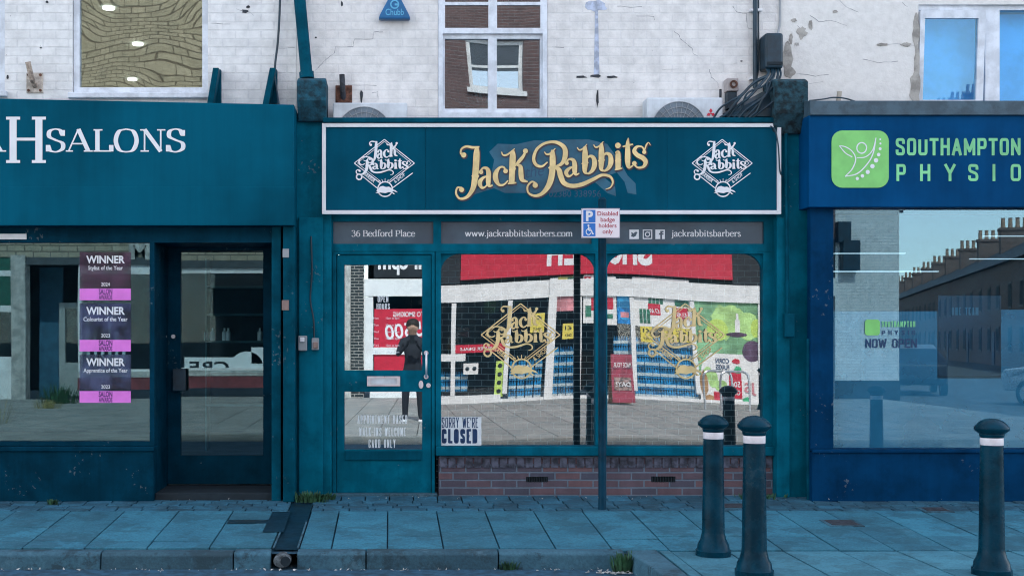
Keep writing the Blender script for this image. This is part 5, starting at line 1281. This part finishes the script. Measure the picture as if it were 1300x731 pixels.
def ftext(body, px, py, hpx, wpx): return lambda mb, y: text_mesh(mb, body, OX(VX + hpx), OX(px), y, OZ(py), face=1, bold=.02, align='CENTER', width=OX(VX + wpx))
PW = mat('poster white', (.78,.78,.77), .5, .04); PG = mat('poster green', (.20,.42,.22), .5, .35, 1.6); PLG = mat('lettuce green', (.42,.66,.24), .5, .25, 3); PML = mat('melon green', (.50,.68,.14), .5, .08); PPU = mat('aubergine print', (.10,.06,.11), .5, .3, 4)
PDK = mat('bottle green print', (.03,.16,.10), .5, .4, 6); PBL = mat('water blue', (.03,.34,.72), .35, .5, 4); PBL2 = mat('deep water blue', (.02,.24,.60), .35, .5, 4); PRW = mat('poster pink', (.62,.25,.28), .5, .3, 4); POL = mat('poster olive', (.36,.34,.10), .5, .5, 3); PGR = mat('goods grey', (.25,.33,.36), .5, .6, 6)
poster(808, 882, 351, 412, PW, 'big white offer poster with red price tags in the corner shop window', [
    ('price_tags', M_RED, multi(frect(812, 826, 354, 368), frect(845, 861, 357, 372), frect(827, 843, 383, 397), frect(862, 878, 386, 400))),
    ('bottle_prints', PDK, multi(*[frect(828 + i * 5, 832 + i * 5, 370, 383) for i in range(4)], *[frect(815 + i * 5, 819 + i * 5, 390, 408) for i in range(3)], frect(862, 880, 375, 384))),
    ('lettering', M_WHITE, multi(ftext('FREE', 819, 366, 4.5, 11), ftext('£3.20', 853, 369, 5, 13), ftext('£7.69', 835, 394, 5, 13), ftext('£3.45', 870, 397, 5, 13), ftext('BUY ONE', 819, 359.5, 3, 11)))])
poster(741, 762, 349, 410, PW, 'narrow white offer poster with one red tag beside the shop door', [('price_tags', M_RED, multi(frect(742, 751, 351, 363), frect(752, 762, 378, 394))), ('bottle_prints', PDK, multi(frect(757, 761, 360, 374), frect(744, 752, 388, 402))), ('lettering', M_WHITE, ftext('3', 746, 361, 8, 5))])
poster(770, 785, 351, 412, PW, 'narrow white offer poster with a green bottle beside the blue panel', [('bottle_prints', PDK, multi(frect(776, 781, 362, 375), frect(772, 780, 398, 404))), ('price_tags', M_RED, frect(770, 781, 378, 392))])
poster(786, 803, 357, 410, PBL2, 'tall blue drinks poster behind the white post', [('splashes', PBL, multi(frect(787, 802, 376, 390), fblob(796, 400, 8, 6, 12, 4))), ('cans', PRW, frect(790, 801, 395, 402))])
poster(705, 731, 350, 394, POL, 'yellow and red snack poster by the shop door', [('red_half', PRW, multi(frect(705, 731, 376, 394), frect(705, 714, 360, 376))), ('dark_corner', PDK, frect(718, 731, 351, 364)), ('white_print', PW, frect(711, 723, 366, 374))])
for a, b_, c, d, lab in ((714, 729, 410, 430, 'small yellow price card below the snack poster'), (815, 831, 412, 433, 'small yellow price card under the left end of the big offer poster'), (846, 882, 412, 430, 'wide yellow price card under the right end of the big offer poster'), (672, 690, 395, 420, 'yellow price card inside the shop door')):
    poster(a, b_, c, d, M_YELLOW, lab, [('print', M_OPPDK, multi(ftext('£1', (a + b_) / 2, c + 8, 5, (b_ - a) * .6), ftext('ONLY', (a + b_) / 2, d - 3, 3.5, (b_ - a) * .6)))], name='price_card')
poster(632, 643, 452, 498, PML, 'lime green strip of round symbols on the shop door', [('symbols', M_OPPDK, multi(*[fblob(637.5, 458 + i * 11, 3, 3, 10, 2, .05) for i in range(4)]))], name='door_notice')
poster(590, 609, 453, 467, PW, 'white notice with two small symbols in the left shop window', [('symbols', M_OPPDK, multi(fblob(595, 460, 3, 3), fblob(604, 460, 3, 3)))], name='door_notice')
poster(577, 642, 430, 440, M_RED, 'long red counter strip behind the left shop window', [('lettering', M_WHITE, ftext('SUPER DEALS', 605, 437, 3.5, 40))], name='counter_strip')
poster(887, 966, 361, 505, PG, 'huge fruit and vegetable poster at the right end of the corner shop', [
    ('lettuce', PLG, multi(fblob(930, 400, 26, 26, 24, 3, .35), fblob(915, 410, 18, 14, 18, 5, .3), fblob(952, 405, 18, 20, 18, 8, .3))), ('melon', PML, multi(fblob(915, 411, 13, 14, 20, 3, .03), fblob(963, 408, 8, 12, 16, 3, .03))),
    ('board', PW, multi(frect(902, 966, 441, 505), fblob(908, 470, 20, 30, 14, 6, .2), frect(887, 910, 470, 505))), ('aubergine', PPU, multi(fblob(957, 437, 13, 14, 18, 9, .06), fblob(938, 416, 14, 3, 12, 9, .1))), ('bottle', PW, multi(frect(936, 942, 398, 413), frect(937.5, 940.5, 390, 398))),
    ('cucumber', PLG, multi(fblob(905, 474, 7, 12, 12, 1, .1), fblob(915, 482, 9, 8, 12, 1, .1), fblob(922, 490, 7, 6, 12, 1, .1), fblob(899, 466, 6, 8, 12, 2, .1))), ('bread', mat('bread print', (.34,.20,.09), .6, .4, 4), multi(fblob(893, 480, 6, 18, 12, 3, .2), fblob(899, 499, 9, 5, 12, 3, .2))),
    ('red_print', M_RED, multi(frect(926, 942, 464, 498), fblob(936, 450, 6, 4, 10, 3, .3), frect(905, 924, 490, 503))), ('green_print', mat('clover print', (.06,.42,.20), .5, .2), multi(fblob(938, 461, 6, 6, 9, 3, .3), fblob(948, 499, 6, 4, 9, 5, .3))),
    ('lettering', M_NAVYINK, multi(ftext('CORN', 918, 453, 6, 17), ftext('FLAKES', 918, 461, 6, 17))), ('tag_lettering', M_WHITE, multi(ftext('50p', 934, 483, 7, 12), ftext('OFF', 934, 493, 6, 11))), ('big_print', mat('pale red print', (.6,.25,.28)), ftext('JS', 953, 489, 12, 16))], name='produce_poster')
# stacked packs of bottled water behind the glass
proto = None; rndw = random.Random(5)
def water(px, pz, lab):
    global proto
    x, z = OX(px), OZ(pz)
    t = thing('water_pack', (x, Q - .2, z), lab, 'water pack', 'packs of bottled water in the corner shop window')
    w = OX(VX + 9.4); h = OX(VX + 13)
    b = MB(); 
    for i in range(3): b.lathe([(w / 6.2, 0), (w / 6.2, h * .55), (w / 7, h * .62), (w / 6.2, h * .68), (w / 14, h * .92), (w / 14, h * .98)], x - w / 3 + w / 3 * i, Q - .2, z, 9)
    b.build('bottle', PBL, t, smooth=True)
    MB().box(x - w / 2.1, x + w / 2.1, Q - .2 + w / 5.5, Q - .2 + w / 5.2, z + h * .2, z + h * .5).build('label_sheet', PBL2 if rndw.random() < .6 else PW, t)
    return t
wp = water(786, 505, 'shrink wrapped pack of blue water bottles in the corner shop window'); p0 = Vector(WORLD[wp.name])
for r_ in range(6):
    for c_ in range(11):
        if r_ == 0 and c_ == 0: continue
        dup(wp, Vector((OX(VX + 9.6) * c_, -.02 * (c_ % 2), OX(VX + 13.2) * r_)))
for r_ in range(4):
    for c_ in range(4): dup(wp, Vector((OX(655 + 10.5 * c_) - p0.x, 0, OX(VX + 13.2) * r_)))
for r_ in range(5):
    for c_ in range(3): dup(wp, Vector((OX(708 + 10 * c_) - p0.x, -.1, OX(VX + 13.2) * r_)))
for c_ in range(4):
    for r_ in range(2): dup(wp, Vector((OX(562 + 10 * c_) - p0.x, -.1, OX(VX + 13.2) * (r_ + 1.2))))
# red A-board and hoop rack on the far pavement
def aboard():
    y = -16.6; s_ = FPX / (DIST - y); xx = lambda p: (p - VX) / s_; zz = lambda p: EYE - (p - VY) / s_
    t = thing('pavement_board', (xx(789), y, -.1), 'red folding pavement board standing before the corner shop', 'sign board')
    f = MB(); f.raw([(xx(776), y + .25, -.05), (xx(802), y + .25, -.05), (xx(802), y + .02, 1.0), (xx(776), y + .02, 1.0), (xx(776), y + .22, -.05), (xx(802), y + .22, -.05), (xx(802), y - .01, 1.0), (xx(776), y - .01, 1.0)], [(0, 1, 2, 3), (5, 4, 7, 6), (3, 2, 6, 7), (0, 4, 5, 1), (1, 5, 6, 2), (0, 3, 7, 4)])
    f.build('front_panel', mat('board red', (.26,.02,.05), .5, .25, 5), t)
    f = MB(); f.raw([(xx(779), y + .135, .50), (xx(799), y + .135, .50), (xx(799), y + .205, .22), (xx(779), y + .205, .22)], [(0, 1, 2, 3)]); f.build('picture', mat('board picture', (.20,.13,.12), .5, .8, 9), t)
    f = MB(); f.raw([(xx(776), y - .3, -.1), (xx(802), y - .3, -.1), (xx(802), y - .02, 1.0), (xx(776), y - .02, 1.0), (xx(776), y - .27, -.1), (xx(802), y - .27, -.1), (xx(802), y + .005, .98), (xx(776), y + .005, .98)], [(0, 1, 2, 3), (5, 4, 7, 6), (3, 2, 6, 7), (0, 4, 5, 1), (1, 5, 6, 2), (0, 3, 7, 4)])
    f.build('rear_panel', mat('board timber', (.30,.20,.12), .7, .2), t)
    t2 = MB(); text_mesh(t2, 'MADE YOUR', .1, xx(789), y + .14, .72, face=1, bold=.02, align='CENTER', width=.38); text_mesh(t2, 'DAY?', .1, xx(789), y + .2, .3, face=1, bold=.02, align='CENTER', width=.3); t2.build('lettering', M_WHITE, t)
    y = -16.0
    for k, px in enumerate((848, 868)):
        tag(MB().tube(smooth_path([(OX(px), y, -.1), (OX(px), y, .55), (OX(px) + .08, y, .74), (OX(px) + .35, y - .1, .76), (OX(px) + .62, y - .2, .74), (OX(px) + .7, y - .2, .55), (OX(px) + .7, y - .2, -.1)], 5), .026, 8).build('bike_hoop', M_STEEL, None, smooth=True),
            ('left', 'right')[k] + ' steel bicycle hoop on the far pavement', 'bike rack', group='bicycle hoops on the far pavement')
aboard()
# hair shop and its neighbour at the left
hs = thing('hair_shop', (-6.5, Q - 4, 0), 'buff brick building across the road with a grey hair shop front and pale door', 'building')
hx0, hx1 = -16.0, -2.0
MB().box(hx0, hx1, Q - .3, Q, 3.3, 12.5).build('upper_wall', M_FBUFF, hs)
MB().box(hx0, hx1, Q - 8, Q - .32, 12.4, 12.6).build('roof', M_LEAD, hs)
for a in (-13.5, -9.6, -4.2):
    f = MB().holed(a, a + 1.2, 5.2, 6.9, Q + .003, Q + .05, [(a + .08, a + .57, 5.28, 6.82), (a + .63, a + 1.12, 5.28, 6.82)]).build('window', M_WPANEL, hs); MB().box(a + .05, a + 1.15, Q + .004, Q + .012, 5.25, 6.85).build('pane', G_OPP, f)
MB().box(OX(36), hx1, Q - .25, Q + .06, OZ(338), 3.3).build('fascia', mat('charcoal fascia', (.06,.075,.085), .5, .2), hs)
t = MB(); far_text(t, 'M', .46, OX(183), OZ(330), Q + .07, bold=.05, align='CENTER', width=.55); t.build('fascia_lettering', M_STONE, hs)
MB().box(OX(22), OX(40), Q - .3, Q + .1, -.1, 3.35).build('stone_pilaster', M_STONE, hs)
MB().box(OX(40), OX(70), Q - 1.2, Q - 1.1, -.1, OZ(338)).build('recess_wall', mat('blue recess', (.03,.13,.22), .6, .2), hs)
f = MB().holed(OX(70), OX(105), -.05, OZ(383), Q - .9, Q - .8, [(OX(78), OX(98), OZ(460), OZ(390))]).build('door', mat('grey door', (.34,.38,.38), .5, .1), hs); MB().box(OX(77), OX(99), Q - .86, Q - .85, OZ(461), OZ(389)).build('pane', G_OPP, f)
MB().holed(OX(105), hx1, .5, OZ(338), Q - .1, Q, [(OX(110), OX(195), .62, OZ(350)), (OX(205), hx1 - .1, .62, OZ(345))]).build('shop_frame', M_WPANEL, hs)
MB().box(OX(105), hx1, Q - .06, Q - .05, .5, OZ(340)).build('pane', G_OPP, hs)
MB().box(OX(105), hx1, Q - .12, Q + .04, .12, .5).build('stall_riser', mat('maroon riser', (.20,.045,.055), .6, .2), hs)
MB().box(OX(105), hx1, Q - .1, Q + .06, .42, .56).build('marble_sill', M_STONE, hs)
MB().box(hx0, hx1, Q - 3, Q - 2.9, 0, 3.3).build('inner_wall', M_DARK, hs)
t = MB(); t.box(OX(228), OX(298), Q - .04, Q - .035, OZ(480), OZ(454)); t.build('window_banner', M_PALE, hs)
t = MB(); far_text(t, 'CRE', .26, OX(286), OZ(473), Q - .03, bold=.02, width=1.0); far_text(t, 'HAIR', .07, OX(286), OZ(485), Q - .03, bold=.01, width=.9, spacing=2); t.build('banner_lettering', M_OPPDK, hs)
t = MB(); t.disc(OX(309), OZ(468), .42, Q - .03, 28, .004); t.box(OX(315), OX(336), Q - .036, Q - .03, OZ(462), OZ(441)); t.build('window_shapes', M_PALE, hs)
wf = MB()
for k in range(6): wf.box(OX(112 + k * 9), OX(116 + k * 9), Q - .3, Q - .28, .6, OZ(400 + (k % 3) * 20))
wf.build('display_stands', M_WPANEL, hs)
gs = thing('green_shop', (OX(-60), Q - 4, 0), 'white and green shop front at the left end of the far side', 'building')
MB().box(-24, hx0 - .01, Q - 8, Q - .3, -.1, 9.0).build('wall', M_FWHITE, gs)
MB().box(-16, OX(21), Q - .1, Q - .02, OZ(345), OZ(320)).box(-16, OX(21), Q - .1, Q - .02, OZ(388), OZ(352)).build('green_panel', mat('bottle green', (.01,.10,.07), .4, .2), gs)
MB().box(-16, OX(21), Q - .1, Q - .015, -.1, OZ(452)).box(-16, OX(21), Q - .1, Q - .01, OZ(352), OZ(345)).box(-16, OX(21), Q - .1, Q - .01, OZ(396), OZ(388)).build('white_panel', M_WPANEL, gs)
MB().box(-16, OX(20), Q - .11, Q - .1, OZ(452), OZ(396)).build('pane', G_OPP, gs)
tuft((OX(75, 17), -17.4, -.11), 200, .5, .5, 'bushy weeds at the foot of the pale pilaster across the road', seed=21); tuft((OX(8, 11), -11.0, -.11), 30, .75, .25, 'tall dry grass stalks on the far pavement', M_DRYGRASS, 'dry_grass', 22, False); tuft((OX(60, 15), -15.5, -.11), 180, .22, .35, 'low clump of yellowed grass on the far pavement', M_DRYGRASS, 'dry_grass', 23, False)

# ---------- terrace, cars and wires down the side street
M_TERR = brick_mat('terrace brick', (.20,.12,.10), (.26,.15,.12), (.26,.23,.21), dirt=.3)
M_SLATE = mat('roof slate', (.055,.065,.08), .7, .3, 3, .01, 8)
def house(): 
    t = thing('terraced_house', (0, 0, 0), 'brick terraced house with slate roof in the receding row', 'house', 'terraced houses along the side street')
    L, D, H = 11.0, 9.0, 6.0      # along local y, facing local -x
    MB().box(0, D, -L / 2, L / 2, -.3, H).build('wall', M_TERR, t, origin=(0, 0, 0))
    b = MB(); b.prism([(-.3, H - .05), (D / 2, H + 2.6), (D + .3, H - .05)], -L / 2, L / 2); b.build('roof', M_SLATE, t, origin=(0, 0, 0))
    b = MB(); b.box(D / 2 - 1.3, D / 2 + .6, L / 2 - .9, L / 2 + .1, H + 1.2, H + 3.7); b.box(D / 2 - 1.4, D / 2 + .7, L / 2 - 1.0, L / 2 + .2, H + 3.6, H + 3.8); b.build('chimney', M_TERR, t, origin=(0, 0, 0))
    for k in range(4): MB().lathe([(.16, 0), (.13, .7), (.17, .75)], D / 2 - 1.1 + k * .48, L / 2 - .4, H + 3.8, 10).build('chimney_pot', mat('clay pot', (.42,.26,.18), .8, .3), t, origin=(0, 0, 0))
    for y in (-3.4, .2, 3.4):
        for z in (.8, 3.3):
            f = MB().box(-.05, .02, y - .55, y + .55, z, z + 1.5).build('window', mat('shaded sash', (.16,.16,.16), .6, .3, 3), t, origin=(0, 0, 0)); MB().box(-.06, -.051, y - .45, y + .45, z + .1, z + 1.4).build('pane', M_DARK, f, origin=(0, 0, 0))  # shade on the street side is put into the dark sash colour
    MB().box(-.04, .02, 1.4, 2.3, -.1, 2.0).build('door', M_NAVYINK, t, origin=(0, 0, 0))
    return t
def dup_rot(o, loc, rz, label=None):
    c = dup(o, (0, 0, 0), label); c.location = loc; c.rotation_euler = (0, 0, rz); return c
h0 = house(); hd = R(18)
hlabs = ['brick terraced house at the corner of the side street', 'brick terraced house second from the corner', 'brick terraced house third from the corner', 'brick terraced house in the middle of the row', 'brick terraced house past the middle of the row', 'brick terraced house sixth from the corner', 'brick terraced house seventh from the corner', 'brick terraced house eighth from the corner', 'brick terraced house near the far end of the row', 'brick terraced house last but one in the row', 'last brick terraced house of the receding row', 'distant brick house two before the end of the row', 'distant brick house one before the end of the row', 'distant brick house closing the row']
for k in range(14):
    loc = (27.0 + math.sin(hd) * 11.0 * k, -34 - math.cos(hd) * 11.0 * k, -.24)
    if k == 0: h0.location = loc; h0.rotation_euler = (0, 0, hd); h0['label'] = hlabs[0]
    else: dup_rot(h0, loc, hd, hlabs[k])
def car(m, label):
    t = thing('parked_car', (0, 0, 0), label, 'car', 'cars parked in the side street')
    prof = [(-2.05, .35), (-2.08, .62), (-1.95, .86), (-1.15, .95), (-.55, 1.38), (.55, 1.44), (1.3, 1.32), (1.85, .98), (2.02, .9), (2.06, .5), (2.0, .32)]
    n = len(prof); b = MB()
    ws = [.72, .8, .84, .84, .62, .6, .6, .78, .8, .82, .74]
    vs = []
    for s_ in (-1, 1):
        for (x, z), w in zip(prof, ws): vs.append((x, s_ * w, z))
    mid = [(x, -w * .0, z + (.03 if 1 < i < 9 else 0)) for i, ((x, z), w) in enumerate(zip(prof, ws))]
    fs = [tuple(range(n - 1, -1, -1)), tuple(range(n, 2 * n))]
    for i in range(n): j = (i + 1) % n; fs.append((i, j, j + n, i + n))
    b.raw(vs, fs); b.build('body', m, t, origin=(0, 0, 0), bevel=.05)
    g = MB()
    for s_ in (-1, 1): g.raw([(-1.0, s_ * .80, .97), (1.55, s_ * .80, .99), (1.2, s_ * .635, 1.3), (-.5, s_ * .635, 1.33)], [(0, 1, 2, 3)])
    g.raw([(-1.18, -.74, .98), (-1.18, .74, .98), (-.62, .58, 1.36), (-.62, -.58, 1.36)], [(0, 1, 2, 3)]); g.build('window', M_DARK, t, origin=(0, 0, 0))
    for x in (-1.25, 1.28):
        for s_ in (-1, 1):
            w = MB(); w.tube([(x, s_ * .68, .31), (x, s_ * .86, .31)], .31, 20); wh = w.build('wheel', M_BLACK, t, origin=(0, 0, 0)); r_ = MB(); r_.tube([(x, s_ * .861, .31), (x, s_ * .875, .31)], .19, 14); r_.build('rim', M_STEEL, wh, origin=(0, 0, 0))
    for s_ in (-1, 1): MB().box(-2.09, -2.0, s_ * .45, s_ * .72, .62, .76).build('headlight', M_WHITE, t, origin=(0, 0, 0))
    return t
M_CARW = mat('silver car paint', (.55,.57,.60), .25, .05, metal=.3); M_CARB = mat('dark car paint', (.02,.03,.05), .2, .1)
c0 = car(M_CARB, 'dark car parked at the mouth of the side street'); c0.location = (15.2, -25.5, -.24); c0.rotation_euler = (0, 0, R(-72 + 180))
dup_rot(c0, (17.6, -33.5, -.24), R(108), 'dark car parked second along the side street'); dup_rot(c0, (26.2, -33.0, -.24), R(108), 'dark car parked before the terraced houses')
c1 = car(M_CARW, 'silver car waiting at the right of the side street'); c1.location = (16.2, -17.6, -.24); c1.rotation_euler = (0, 0, R(70))
lp = thing('telegraph_pole', (29.5, -62, -.24), 'dark wooden telegraph pole with wires down the side street', 'pole')
MB().lathe([(.16, 0), (.11, 9.5)], 29.5, -62, -.24, 12).build('pole', mat('tarred wood', (.06,.05,.045), .9, .3), lp); MB().box(28.6, 30.4, -62.05, -61.95, 8.8, 8.95).build('crossarm', M_DARK, lp)
for k in range(6):
    a = (29.0 + .2 * k, -62, 9.0); e = (12.2 - (k % 2) * 2, -20 - k * 1.5, 8.2 + .3 * k)
    tag(MB().tube([tuple(a[i] + (e[i] - a[i]) * t - (1.1 * (1 - (2 * t - 1) ** 2) if i == 2 else 0) for i in range(3)) for t in [j / 8 for j in range(9)]], .018, 5).build('telephone_wire', M_DARK), 'thin black telephone wire sagging across the side street', 'wire', 'telephone wires over the side street')

# ---------- the photographer, mirrored in the barber's door
def person():
    me = bpy.data.meshes.new('person'); V = []; E = []; Rr = []
    def v(x, y, z, r, link=None):
        V.append((x, y, z)); Rr.append(r)
        if link is not None: E.append((link, len(V) - 1))
        return len(V) - 1
    bx, by, z0 = .0, -10.98, -.115
    pel = v(bx, by, z0 + .95, .145)
    wst = v(bx, by + .01, z0 + 1.12, .135, pel); ch = v(bx, by, z0 + 1.34, .165, wst); nk = v(bx, by + .0, z0 + 1.51, .06, ch)
    hd_ = v(bx, by + .03, z0 + 1.60, .085, nk); hd2 = v(bx, by + .035, z0 + 1.69, .10, hd_); v(bx, by + .02, z0 + 1.77, .07, hd2); v(bx, by + .125, z0 + 1.655, .018, hd2)
    for s_ in (-1, 1):
        v(bx + s_ * .098, by + .02, z0 + 1.665, .016, hd2)
        hp_ = v(bx + s_ * .10, by, z0 + .88, .118, pel); kn = v(bx + s_ * .13, by + .03, z0 + .48, .085, hp_); an = v(bx + s_ * .14, by - .01, z0 + .09, .062, kn); v(bx + s_ * .15, by + .06, z0 + .045, .04, an); 
        sh_ = v(bx + s_ * .19, by, z0 + 1.42, .068, ch); el = v(bx + s_ * .27, by + .10, z0 + 1.17, .046, sh_); wr = v(bx + s_ * .10, by + .33, z0 + 1.34, .03, el); pm = v(bx + s_ * .075, by + .38, z0 + 1.39, .028, wr)
        for q in range(4):
            a = v(bx + s_ * .078, by + .415 - q * .004, z0 + 1.43 - q * .02, .0095, pm); c = v(bx + s_ * .045, by + .425, z0 + 1.435 - q * .02, .0085, a); 
        a = v(bx + s_ * .06, by + .375, z0 + 1.425, .010, pm); v(bx + s_ * .035, by + .385, z0 + 1.45, .009, a)
    me.from_pydata(V, E, []); o = bpy.data.objects.new('person', me); COL.objects.link(o); WORLD[o.name] = Vector((0, 0, 0))
    sk = o.modifiers.new('skin', 'SKIN'); sk.use_smooth_shade = True
    lay = me.skin_vertices[0] if len(me.skin_vertices) else None
    if lay is None:
        me.attributes  # layer is made by the modifier
    for i, r_ in enumerate(Rr): me.skin_vertices[0].data[i].radius = (r_, r_ * .85)
    me.skin_vertices[0].data[pel].use_root = True
    ss_ = o.modifiers.new('subdivision', 'SUBSURF'); ss_.levels = 1; ss_.render_levels = 2
    nt = NT('dark clothes and skin'); g_ = nt.n('ShaderNodeNewGeometry'); sp_ = nt.n('ShaderNodeSeparateXYZ'); nt.l(g_.outputs['Position'], sp_.inputs[0])
    gt = nt.n('ShaderNodeMath', operation='GREATER_THAN'); gt.inputs[1].default_value = z0 + 1.53; nt.l(sp_.outputs['Z'], gt.inputs[0])
    ps_ = nt.n('ShaderNodeBsdfPrincipled', Roughness=.8); nt.l(mixc(nt, gt.outputs[0], (.012, .018, .03), (.42, .26, .19)), ps_.inputs['Base Color']); nt.l(ps_.outputs[0], nt.out.inputs['Surface']); me.materials.append(nt.m)
    tag(o, 'person in dark clothes holding up a phone on the far pavement', 'person')
    h = MB()
    for (rx, z, yy) in ((.0, 0, 0),):
        prof = [(.105, 1.63), (.118, 1.70), (.105, 1.77), (.06, 1.81), (.01, 1.82)]
        h.lathe(prof, bx, by - .005, z0, 16)
    hh = h.build('hair', mat('dark hair', (.015,.012,.010), .7, .3), o, smooth=True, origin=(0, 0, 0))
    for s_ in (-1, 1):
        b = MB(); b.box(bx + s_ * .15 - .05, bx + s_ * .15 + .05, by - .09, by + .18, z0, z0 + .035); b.build('shoe_sole', M_WHITE, o, origin=(0, 0, 0), bevel=.012)
    tag(MB().box(-.04, .04, by + .405, by + .413, z0 + 1.37, z0 + 1.525).build('phone', M_OPPDK, None, bevel=.003), 'black phone held up by the person across the road', 'phone')
try: person()
except Exception as e: print('person', e)

# ================================================================== light, sky, camera
w = bpy.data.worlds.new('World'); scene.world = w; w.use_nodes = True
nt = w.node_tree; bg = nt.nodes['Background']
sky = nt.nodes.new('ShaderNodeTexSky'); sky.sky_type = 'NISHITA'; sky.sun_disc = False
SUN_EL, SUN_AZ = R(49), R(8)          # azimuth from +y towards +x
sky.sun_elevation = SUN_EL; sky.sun_rotation = SUN_AZ; sky.air_density = 1.0; sky.dust_density = .15; sky.ozone_density = 2.5
hs_ = nt.nodes.new('ShaderNodeHueSaturation'); hs_.inputs['Saturation'].default_value = .45; nt.links.new(sky.outputs[0], hs_.inputs['Color']); nt.links.new(hs_.outputs[0], bg.inputs[0]); bg.inputs[1].default_value = .15
sd = bpy.data.lights.new('sun', 'SUN'); sd.energy = 2.0; sd.angle = R(.55); sd.color = (1.0, .95, .87)
so = bpy.data.objects.new('sun', sd); COL.objects.link(so)
L = Vector((math.sin(SUN_AZ) * math.cos(SUN_EL), math.cos(SUN_AZ) * math.cos(SUN_EL), math.sin(SUN_EL)))
so.rotation_euler = L.to_track_quat('Z', 'Y').to_euler(); so.location = L * 40

cd = bpy.data.cameras.new('camera'); co = bpy.data.objects.new('camera', cd); COL.objects.link(co)
co.location = (0, -DIST, EYE); co.rotation_euler = (R(90), 0, 0)
cd.sensor_width = 36; cd.lens = 36 * FPX / 1300; cd.shift_x = (650 - VX) / 1300; cd.shift_y = (VY - 365.5) / 1300
cd.clip_end = 1500; cd.clip_start = .02
scene.camera = co
scene.view_settings.view_transform = 'Standard'; scene.view_settings.look = 'None'; scene.view_settings.exposure = 1.93; scene.view_settings.gamma = 1.0
cy = scene.cycles; cy.use_denoising = True; cy.filter_width = 1.1
try: cy.denoiser = 'OPENIMAGEDENOISE'
except Exception: pass
cy.max_bounces = 10; cy.transparent_max_bounces = 12; cy.glossy_bounces = 4; cy.diffuse_bounces = 4; cy.sample_clamp_indirect = 6; cy.caustics_reflective = False; cy.caustics_refractive = False
